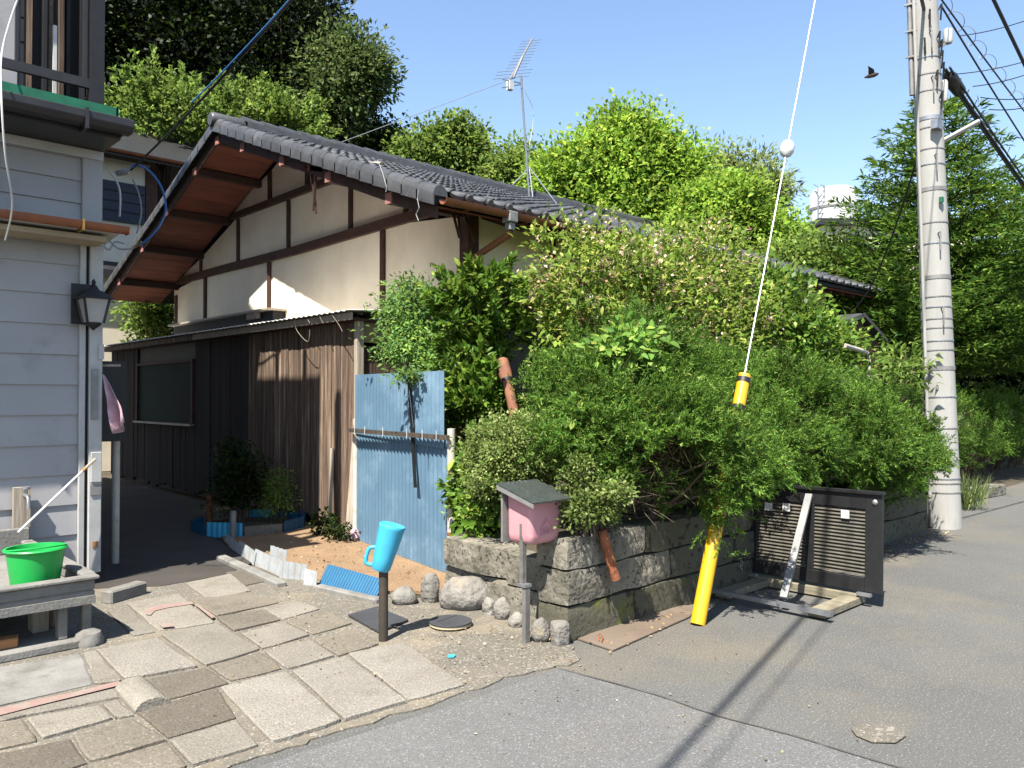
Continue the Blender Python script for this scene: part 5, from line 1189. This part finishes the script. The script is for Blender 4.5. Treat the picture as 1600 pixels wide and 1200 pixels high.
px_tree('broadleaf_tree', 'dark tree whose right edge thins out into the sky above the gable', 3, 26, [(455, 90, 95, 105, 300), (440, 180, 110, 60, 160)], LM['dark'], 44, .75, .17, .05, (440, 600), group=GB, r0=.26, shell=.35)
px_tree('broadleaf_tree', 'lighter green tree with drooping leaves at the right edge of the dark trees', 4, 25, [(535, 125, 62, 75, 170), (515, 195, 65, 45, 110), (575, 110, 30, 30, 34)], LM['olive'], 46, .62, .17, .045, (520, 600), group=GB, r0=.2, shell=.35)
px_tree('broadleaf_tree', 'bright leafy tree with upright shoots behind the service cable', 5, 19.5, [(250, 200, 68, 62, 190), (320, 205, 60, 45, 130)], LM['mid'], 40, .42, .115, .034, (250, 600), group=GB, spiky=1.5, r0=.14)
px_tree('broadleaf_tree', 'small bright tree peeping over the tiled gable peak', 6, 21, [(395, 200, 55, 45, 130), (455, 205, 45, 30, 70)], LM['mid'], 38, .42, .12, .035, (400, 600), group=GB, spiky=1.3, r0=.12)
px_tree('broadleaf_tree', 'mid green tree behind the ridge left of the aerial', 7, 25, [(712, 235, 52, 50, 150), (660, 245, 45, 38, 90), (742, 262, 40, 35, 80)], LM['mid'], 40, .5, .145, .046, (700, 600), group=GB, r0=.18, shell=.35)
px_tree('broadleaf_tree', 'low green tree behind the middle of the ridge next to the dark trees', 8, 27, [(590, 240, 60, 34, 120), (640, 262, 45, 30, 70)], LM['dark2'], 40, .55, .15, .048, (600, 600), group=GB, r0=.16)
px_tree('broadleaf_tree', 'thin young tree right behind the aerial legs', 9, 24, [(800, 285, 45, 45, 110), (815, 245, 26, 22, 30)], LM['mid'], 38, .45, .13, .042, (800, 600), group=GB, r0=.12)
px_tree('broadleaf_tree', 'large vivid yellow-green tree rising behind the tiled ridge', 10, 20, [(960, 280, 90, 72, 360), (1045, 285, 62, 62, 210), (890, 300, 60, 60, 190), (985, 225, 60, 40, 120), (960, 350, 130, 40, 160)], LM['bright'], 50, .55, .135, .040, (980, 600), group=GB, r0=.2)
px_tree('broadleaf_tree', 'vivid green tree lower down between the ridge end and the tank', 11, 18.5, [(1120, 345, 80, 60, 260), (1185, 380, 70, 50, 200), (1090, 390, 70, 40, 120)], LM['bright'], 46, .48, .12, .036, (1120, 600), group=GB, r0=.15)
px_tree('broadleaf_tree', 'pale feathery tree with drooping leaves left of the white tank', 12, 28, [(1180, 300, 55, 45, 130), (1135, 275, 20, 42, 46)], LM['willow'], 46, .55, .22, .034, (1180, 600), group=GB, r0=.16, shell=.3)
px_tree('broadleaf_tree', 'green tree in front of the flat-roofed building below the tank', 13, 17, [(1255, 425, 75, 45, 210), (1320, 440, 70, 40, 150)], LM['mid'], 44, .42, .105, .034, (1260, 600), group=GB, r0=.12)
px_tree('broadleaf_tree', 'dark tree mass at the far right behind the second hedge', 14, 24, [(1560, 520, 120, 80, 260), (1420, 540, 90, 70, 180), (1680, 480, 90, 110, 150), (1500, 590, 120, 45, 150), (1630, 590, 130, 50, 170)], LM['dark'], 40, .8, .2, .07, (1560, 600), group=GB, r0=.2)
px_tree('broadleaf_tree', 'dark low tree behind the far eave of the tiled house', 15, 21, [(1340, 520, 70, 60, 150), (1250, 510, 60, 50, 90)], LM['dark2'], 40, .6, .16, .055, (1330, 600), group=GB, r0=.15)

# conifer: whorls of branches carrying sprays of needles
def conifer(name, label, base, height, rad, seed, nl, trunk_r, lm, z0=.8):
    g = np.random.default_rng(seed); base = Vector(base); t = thing(name, label, 'tree', tuple(base))
    mb = MB(); mb.tube([base + Vector((0, 0, height * k / 6)) for k in range(7)], [trunk_r * (1 - .155 * k) for k in range(7)], 9)
    P, A, Ls = [], [], []
    for i in range(nl):
        f = i / nl; z = z0 + (height - z0) * f ** .92; R_ = rad * (1 - f) ** .72 + .12
        nb = int(7 + 4 * (1 - f))
        for b in range(nb):
            an = 2 * math.pi * (b + g.random() * .8) / nb + i * .7; L_ = R_ * (.72 + .45 * g.random())
            d = np.array([math.cos(an), math.sin(an), 0]); o = np.array(base) + np.array([0, 0, z + .1 * g.normal()])
            ns = max(5, int(L_ / .11)); s = (np.arange(ns) + .5) / ns
            path = o + d * (s * L_)[:, None] + np.array([0, 0, 1]) * ((-.10 * s + .30 * s ** 2.2) * L_)[:, None]
            if b % 2 == 0: mb.tube([Vector(path[0]), Vector(path[ns // 2]), Vector(path[-1])], [.025 * (1 - f) + .008, .014, .005], 5)
            side = np.array([-d[1], d[0], 0])
            for q in range(ns):
                if s[q] < .18: continue
                w_ = .46 * L_ ** .6 * (1 - .75 * s[q]) * (.5 + .7 * g.random()) + .06
                for sg in (-1, 1):
                    tw = unit((d * .75 + side * sg * .9 + np.array([0, 0, .12 * g.normal() + .08]))[None])[0]
                    m = max(4, int(w_ / .042)); u = (np.arange(m) + g.random()) / m
                    P.append(path[q] + tw * (u * w_)[:, None] + g.normal(size=(m, 3)) * .012); A.append(tw + g.normal(size=(m, 3)) * .42 + np.array([0, 0, .12])); Ls.append(np.full(m, .135))
            tipm = 7; P.append(path[-1] + g.normal(size=(tipm, 3)) * .02); A.append(d + np.array([0, 0, .35]) + g.normal(size=(tipm, 3)) * .25); Ls.append(np.full(tipm, .18))
    P = np.concatenate(P); A = np.concatenate(A); Ls = np.concatenate(Ls) * (.7 + .6 * g.random(len(P)))
    Q = leafquads(P, A, g.normal(size=P.shape) * .5 + np.array([0, 0, 1]), Ls, .016 + .006 * g.random(len(P)), .05)
    quad_mesh('crown', Q, lm, t); mb.build('trunk', M['bark'], t, smooth=True)
    print(name, len(Q)); return t
b = PD(1468, 600, 15.5); conifer('conifer_tree', 'big dark conifer with feathery upswept branches behind the utility pole', (b.x, b.y, 0), PD(1468, 155, 15.5).z, 2.75, 31, 32, .16, LM['spruce'], 2.0)
b = PD(1610, 600, 18); conifer('conifer_tree', 'second conifer cut by the right edge of the picture', (b.x, b.y, 0), PD(1610, 290, 18).z, 2.4, 32, 24, .14, LM['spruce'], 2.3)

# clipped juniper hedge over the stone wall
def juniper(name, label, xs, prof, seed, n_sprig, per, yshift=0, zb=.62):
    """prof(x) -> (y centre, half depth, z bottom, z top)"""
    g = np.random.default_rng(seed); x0, x1 = xs
    t = thing(name, label, 'hedge', ((x0 + x1) / 2, prof((x0 + x1) / 2)[0], zb))
    # tufts on a swelling profile: under the front, round the front bulge, up and over the top
    nt_ = n_sprig // 16; x = x0 + (x1 - x0) * g.random(nt_); u = g.random(nt_)
    P = np.array([prof(v) for v in x]); yf, yb, zb_, zt_ = P.T; H = zt_ - zb_
    pu = np.array([0, .10, .24, .42, .58, .70, .84, 1.0])
    dy = np.array([.62, .22, .0, .14, .34, .50, .80, 1.25]); dz = np.array([.05, -.02, .20, .48, .76, .95, 1.0, .93])
    fy, fz = np.interp(u, pu, dy), np.interp(u, pu, dz)
    e = 1e-2; ty = np.interp(u + e, pu, dy) - np.interp(u - e, pu, dy); tz = (np.interp(u + e, pu, dz) - np.interp(u - e, pu, dz)) * 1.1
    bump = .13 * np.sin(x * 4.1 + u * 7) + .09 * np.sin(x * 8.7 - u * 13) + .05 * np.sin(x * 15 + u * 23)
    endf = np.clip(np.minimum(x - x0, x1 - x) / .5, 0, 1) ** .5
    cen_y, cen_z = yf + .75, zb_ + H * .45
    py = yf + fy * (yb - yf) / 1.25; pz = zb_ + fz * H
    nrm = unit(np.stack([np.where(x - x0 < .4, -.9, np.where(x1 - x < .4, .9, 0)), -tz, ty], 1))
    gap = (np.abs(x - 4.27) < .24) & (u < .34) if seed == 41 else np.zeros(nt_, bool)
    c = np.stack([x, cen_y + (py - cen_y) * (.35 + .65 * endf), cen_z + (pz - cen_z) * (.6 + .4 * endf)], 1) + nrm * (bump - .06 + .075 * g.normal(size=nt_))[:, None]
    c = c[~gap]; nrm = nrm[~gap]; nt_ = len(c)
    ts = .06 + .085 * g.random(nt_) ** 1.5
    k0 = np.repeat(np.arange(nt_), 16)
    sdir = unit(nrm[k0] * .8 + np.array([0, 0, .3]) + g.normal(size=(len(k0), 3)) * .62)
    sbase = c[k0] + g.normal(size=(len(k0), 3)) * (ts[k0] * .5)[:, None] - nrm[k0] * .03
    sl = ts[k0] * (.9 + .6 * g.random(len(k0)))
    k = np.repeat(np.arange(len(k0)), per); uu = g.random(len(k))
    pos = sbase[k] + sdir[k] * (uu * sl[k])[:, None] + g.normal(size=(len(k), 3)) * (.012 * (1.1 - uu))[:, None]
    ax = sdir[k] + g.normal(size=(len(k), 3)) * .55
    Q = blades(pos, ax, g.normal(size=pos.shape) + nrm[k0][k] * .5, .022 + .018 * g.random(len(k)), .0036 + .0022 * g.random(len(k)))
    quad_mesh('foliage', Q, LM['juniper'], t)
    q = c - nrm * (.22 + .28 * g.random((nt_, 1))); kk = np.repeat(np.arange(nt_), 16); qq = q[kk] + g.normal(size=(len(kk), 3)) * .09
    quad_mesh('inner_twigs', leafquads(qq, g.normal(size=qq.shape), g.normal(size=qq.shape), .13, .004), LM['juniper_in'], t)
    mb = MB(); rr = random.Random(seed)
    xx = x0 + .3
    while xx < x1 - .2:
        yf0, yb0, zb0, zt0 = prof(xx); yc0 = yf0 + .8; b_ = Vector((xx, yc0, zb))
        mb.tube([b_, b_ + Vector((rr.uniform(-.1, .1), -.05, .3)), b_ + Vector((rr.uniform(-.2, .2), -.1, (zt0 - zb) * .8))], [.04, .03, .012], 6)
        for j in range(10):
            s = b_ + Vector((0, -.05, rr.uniform(.02, .3))); e_ = Vector((xx + rr.uniform(-.5, .5), yf0 + rr.uniform(.1, .5), zb0 + rr.uniform(-.02, .35)))
            mb.tube([s, lerp(s, e_, .5) + Vector((0, 0, rr.uniform(-.05, .08))), e_], [.012, .008, .003], 5)
        xx += rr.uniform(.45, .7)
    if seed == 41:                                       # bare tangle where the foliage has died back
        for j in range(34):
            s = Vector((4.27 + rr.uniform(-.25, .25), 3.6, .65 + rr.random() * .3)); e_ = Vector((4.27 + rr.uniform(-.3, .42), 3.05 + rr.uniform(-.05, .3), .66 + rr.random() * .42))
            mb.tube([s, lerp(s, e_, .4) + Vector((rr.uniform(-.06, .06), 0, rr.uniform(-.06, .06))), lerp(s, e_, .75) + Vector((rr.uniform(-.05, .05), 0, rr.uniform(-.05, .05))), e_], [.005, .0035, .0022, .001], 4)
    mb.build('branches', M['twig'], t); print(name, len(Q)); return t
def hp1(x):                                             # front, back, bottom, top
    u = np.clip((x - 4.0) / 5.6, 0, 1)
    zt_ = np.interp(u, [0, .08, .16, .30, .45, .62, .8, 1], [1.50, 1.84, 1.95, 1.84, 1.72, 1.64, 1.54, 1.30])
    zb_ = np.interp(u, [0, .13, .19, .36, .48, .71, .9, 1], [.92, .84, .86, .84, .80, .74, .66, .66]); yf = np.interp(u, [0, .05, .10, .17, .20, .215, .375, .45, .53, .85, 1], [3.08, 2.88, 2.66, 2.64, 2.92, 3.12, 3.12, 2.95, 2.80, 2.80, 2.90])
    return (yf, np.interp(x, [3.8, 4.4], [3.72, 4.55]), zb_, zt_ - np.interp(x, [3.8, 4.15], [.22, 0]))
juniper('juniper_hedge', 'long clipped juniper hedge bulging over the stone wall along the street', (3.80, 9.12), hp1, 41, 22000, 28)
def hp2(x):
    u = np.clip((x - 10.9) / 6, 0, 1); return (4.15, 5.4, .50, float(np.interp(u, [0, .3, 1], [1.5, 1.58, 1.5])))
juniper('juniper_hedge', 'shorter juniper hedge beyond the utility pole at the right edge', (10.6, 20.5), hp2, 42, 12000, 18, zb=0)

# shrubs
def shrub(name, label, seed, lobes, lm, per, cr, L_, W_, base, group=None, spiky=0, shell=.45, low=-.75, up=.5, stems=8, cat='shrub', sr=.018, flat=.8, stem_m='twig', droop=.1, big=False):
    g = np.random.default_rng(seed); t = thing(name, label, cat, tuple(base), group)
    Q, cc = crown(g, lobes, per, cr, L_, W_, spiky=spiky, shell=shell, low=low, up=up, flat=flat, droop=droop, big=big)
    quad_mesh('foliage', Q, lm, t); mb = MB(); rr = random.Random(seed)
    for j in g.choice(len(cc), size=min(stems, len(cc)), replace=False):
        q = Vector(cc[j]); s = Vector(base) + Vector((rr.uniform(-.1, .1), rr.uniform(-.1, .1), 0))
        mb.tube([s, lerp(s, q, .4) + Vector((0, 0, .12)), lerp(s, q, .75) + Vector((rr.uniform(-.08, .08), rr.uniform(-.08, .08), .05)), q], [sr, sr * .8, sr * .5, sr * .2], 6)
    mb.build('stems', M[stem_m], t, smooth=True); return t, cc, g
az, acc, ag = shrub('azalea_bush', 'large pale azalea bush with withered flowers reaching up to the eave', 51,
    [((6.15, 5.0, 2.30), (1.05, .75, .85), 520), ((7.4, 5.05, 2.45), (1.15, .75, .82), 560), ((6.8, 4.7, 1.9), (1.5, .6, .6), 360)], LM['azalea'], 20, .17, .070, .0165, (6.8, 5.2, .6), up=.7, stems=40, low=-.5, shell=.6)
ii = ag.choice(len(acc), 460, replace=False); fc = np.repeat(acc[ii], 12, axis=0) + ag.normal(size=(460 * 12, 3)) * .045 + np.array([-.02, -.06, .03])
quad_mesh('withered_flowers', leafquads(fc, ag.normal(size=fc.shape), ag.normal(size=fc.shape) + np.array([0, -.5, .6]), .04, .012), LM['flower'], az)
tw = MB(); rr = random.Random(3)
for k in range(60):
    p = Vector(acc[rr.randrange(len(acc))]); d = Vector((rr.uniform(-1, 1), rr.uniform(-1, .3), rr.uniform(.1, .9))).normalized() * rr.uniform(.12, .28); tw.tube([p, p + d * .5, p + d], [.005, .004, .002], 4)
tw.build('bare_twigs', M['twig'], az)
shrub('leafy_shrub', 'green broadleaf shrub behind the hedge right of the azalea', 52, [((8.9, 4.95, 2.15), (.95, .7, .75), 420), ((10.2, 4.95, 1.95), (.9, .6, .6), 300), ((9.3, 4.6, 1.5), (1.2, .4, .45), 200)], LM['glossy'], 24, .22, .075, .021, (9.3, 5.1, .6), stems=24, shell=.55)
cb = PD(742, 600, 7.6)
shrub('glossy_evergreen', 'tall glossy evergreen shrub behind the blue screen against the house', 53,
    [(np.array(PD(748, 475, 7.6)), (.36, .34, .28), 110), (np.array(PD(738, 550, 7.6)), (.24, .26, .32), 80), (np.array(PD(748, 640, 7.3)), (.28, .28, .40), 110), (np.array(PD(758, 760, 6.6)), (.15, .18, .35), 60), (np.array(PD(785, 525, 7.6)), (.16, .16, .12), 26)], LM['glossy'], 22, .15, .085, .020, (cb.x, cb.y, .3), stems=26, spiky=1.2, shell=.3, sr=.022, big=True)
nb = PD(655, 600, 8.25)
shrub('nandina', 'feathery light green nandina above the blue screen', 54,
    [(np.array(PD(650, 478, 8.2)), (.36, .25, .22), 120), (np.array(PD(650, 540, 8.15)), (.42, .25, .28), 170), (np.array(PD(690, 580, 8.0)), (.28, .25, .25), 100), (np.array(PD(642, 450, 8.2)), (.10, .1, .14), 20)], LM['nandina'], 24, .17, .050, .0105, (nb.x, nb.y, .1), stems=22, shell=.2, flat=.5, sr=.010, stem_m='stem')
sb_ = G(648, 606, 1.62); qb = PX(640, 590, 4.20)
shrub('nandina_sprig', 'small nandina sprig hanging over the top edge of the blue screen', 55, [(np.array(qb), (.16, .12, .05), 14)], LM['nandina'], 22, .10, .055, .012, (qb.x + .42, qb.y + .2, 1.3), stems=6, shell=.1, flat=.4, sr=.004, stem_m='stem', cat='plant')
vb = PD(806, 800, 5.75)
shrub('privet_shrub', 'small-leaved pale variegated shrub above the wall behind the pink box', 56,
    [(np.array(PD(806, 720, 5.75)), (.38, .28, .30), 330), (np.array(PD(772, 765, 6.1)), (.22, .2, .26), 170), (np.array(PD(835, 690, 5.7)), (.24, .24, .18), 150), (np.array(PD(770, 690, 5.8)), (.15, .2, .2), 90)], LM['privet'], 26, .085, .026, .0075, (vb.x, vb.y, .6), stems=26, shell=.45, sr=.0055)
vb = PD(745, 800, 6.4)
shrub('leafy_shrub', 'dark green large-leaved plant low beside the white screen post', 57, [(np.array(PD(738, 785, 6.5)), (.14, .18, .22), 60), (np.array(PD(765, 805, 6.1)), (.16, .14, .14), 40)], LM['glossy'], 16, .10, .065, .020, (vb.x, vb.y, .55), stems=14, shell=.3, sr=.008, big=True)
vb = PD(930, 800, 5.05)
shrub('whitish_shrub', 'low shrub with small pale leaves at the wall top right of the pink box', 58, [(np.array(PD(925, 790, 5.0)), (.18, .16, .13), 120), (np.array(PD(905, 745, 5.1)), (.12, .12, .12), 60), (np.array(PD(965, 770, 4.9)), (.07, .08, .07), 24)], LM['privet'], 22, .07, .028, .009, (vb.x, vb.y, .6), stems=22, shell=.4, sr=.007)
vb = PD(990, 560, 5.6)
shrub('climbing_vine', 'climber with large heart-shaped leaves draped over the juniper hedge', 59, [(np.array(PD(985, 545, 5.75)), (.30, .2, .14), 44), (np.array(PD(1045, 595, 5.7)), (.22, .12, .10), 16), (np.array(PD(900, 695, 5.2)), (.10, .1, .12), 10)], LM['vine'], 12, .12, .066, .021, (vb.x, vb.y + .3, .7), stems=18, shell=.55, sr=.007, stem_m='stem', cat='climber', droop=.25, big=True)
vb = PD(1405, 600, 9.2)
shrub('yellow_leaf_shrub', 'small shrub with drooping yellow-tinged leaves left of the utility pole', 60, [(np.array(PD(1405, 590, 9.0)), (.30, .25, .16), 30), (np.array(PD(1410, 560, 9.2)), (.2, .2, .14), 14)], LM['shoot'], 14, .16, .085, .015, (vb.x, vb.y, .6), stems=10, shell=.35, droop=.3)
pcb = Vector((pc.x, pc.y, .08))
shrub('flowerbed_shrub', 'dark little shrub in the round flower bed by the shed', 61, [(np.array(pcb) + np.array([-.06, .12, .42]), (.28, .28, .38), 130), (np.array(pcb) + np.array([-.1, .2, .8]), (.1, .1, .12), 20)], LM['dark2'], 24, .12, .042, .013, tuple(pcb + Vector((-.06, .12, 0))), stems=24, shell=.3, sr=.008)
pf = pcb + Vector((.22, -.22, 0))
shrub('fern_plant', 'yellow-green feathery plant beside the dark shrub in the flower bed', 62, [(np.array(pf) + np.array([0, 0, .3]), (.14, .14, .26), 46)], LM['shoot'], 26, .14, .045, .007, tuple(pf), stems=16, shell=.2, sr=.005, stem_m='stem', cat='plant')
for i, (px, py, h, lab) in enumerate(((508, 838, .22, 'scraggly weed at the foot of the shed below the narrow pale board'), (536, 846, .16, 'low weed between the loose boards and the blue screen'))):
    p = G(px, py); shrub('weed', lab, 70 + i, [(np.array(p) + np.array([0, 0, h * .55]), (.14, .14, h * .5), 20)], LM['dark2'], 14, .08, .05, .014, tuple(p), stems=12, shell=.2, sr=.004, stem_m='stem', cat='weed')
p = G(1505, 795); g = np.random.default_rng(80); n = 260
gp_ = np.array(p) + np.stack([g.normal(size=n) * .16, g.normal(size=n) * .10, np.zeros(n)], 1)
tag(quad_mesh('grass_tuft', leafquads(gp_, np.stack([g.normal(size=n) * .35, g.normal(size=n) * .35, np.ones(n)], 1), g.normal(size=(n, 3)), .28 + .3 * g.random(n), .009, .15), LM['willow'], None, tuple(p)), 'tuft of dry grass at the foot of the utility pole', 'grass')
bb_ = PX(235, 500, 5.0)
bm_ = PY(245, 505, 16.4)
shrub('garden_bush', 'sunlit leafy bush glimpsed through the gap at the end of the alley', 63, [(np.array((bm_.x, bm_.y, bm_.z)), (.6, .5, .75), 110)], LM['mid'], 26, .3, .12, .032, (bm_.x, bm_.y, .0), stems=12, shell=.3)
# dry litter on the yard and along the wall foot
g = np.random.default_rng(90); n = 420
lp_ = np.array([lerp(G(905, 1010), (9.5, 3.2, 0), float(t)) for t in g.random(n) ** .6]) + np.stack([g.normal(size=n) * .05, -np.abs(g.normal(size=n)) * .10, np.full(n, .012)], 1)
ax = np.stack([g.normal(size=n), g.normal(size=n), np.abs(g.normal(size=n)) * .25], 1)
tag(quad_mesh('leaf_litter', leafquads(lp_, ax, np.stack([g.normal(size=n) * .3, g.normal(size=n) * .3, np.ones(n)], 1), .028, .008), leafmat('dry_leaf', (.16, .10, .05), (.30, .21, .11), (.36, .30, .18), trans=.1), None, (0, 0, 0)), 'dry leaf litter along the foot of the stone wall', 'litter', kind='stuff')

# small litter: grit and bits on paving and road edge, weeds in the joints
g = np.random.default_rng(91)
def scatter(n, poly_px, z, L_, W_, m, name, label, flat=.25):
    P = [G(*p) for p in poly_px]; q = []
    while len(q) < n:
        a, b_ = g.random(), g.random(); x = lerp(lerp(P[0], P[1], a), lerp(P[3], P[2], a), b_); q.append((x.x, x.y, z))
    q = np.array(q); ax = np.stack([g.normal(size=n), g.normal(size=n), np.abs(g.normal(size=n)) * flat], 1)
    nr = np.stack([g.normal(size=n) * .4, g.normal(size=n) * .4, np.ones(n)], 1); s_ = .5 + g.random(n)
    return tag(quad_mesh(name, leafquads(q, ax, nr, L_ * s_, W_ * s_), m, None, (0, 0, 0)), label, 'litter', kind='stuff')
DRY = leafmat('dry_bits', (.10, .065, .035), (.22, .16, .09), (.30, .27, .2), trans=.1)
scatter(320, [(430, 915), (880, 1000), (900, 1040), (300, 1180)], .022, .016, .006, DRY, 'paving_litter', 'dry bits and grit strewn over the slabs')
scatter(80, [(900, 1020), (1130, 960), (1400, 1200), (700, 1180)], .008, .014, .005, DRY, 'road_litter', 'dry bits strewn over the road near the wall')
scatter(160, [(380, 850), (560, 845), (690, 915), (500, 905)], .022, .022, .008, DRY, 'yard_litter', 'dry bits strewn over the bare yard')
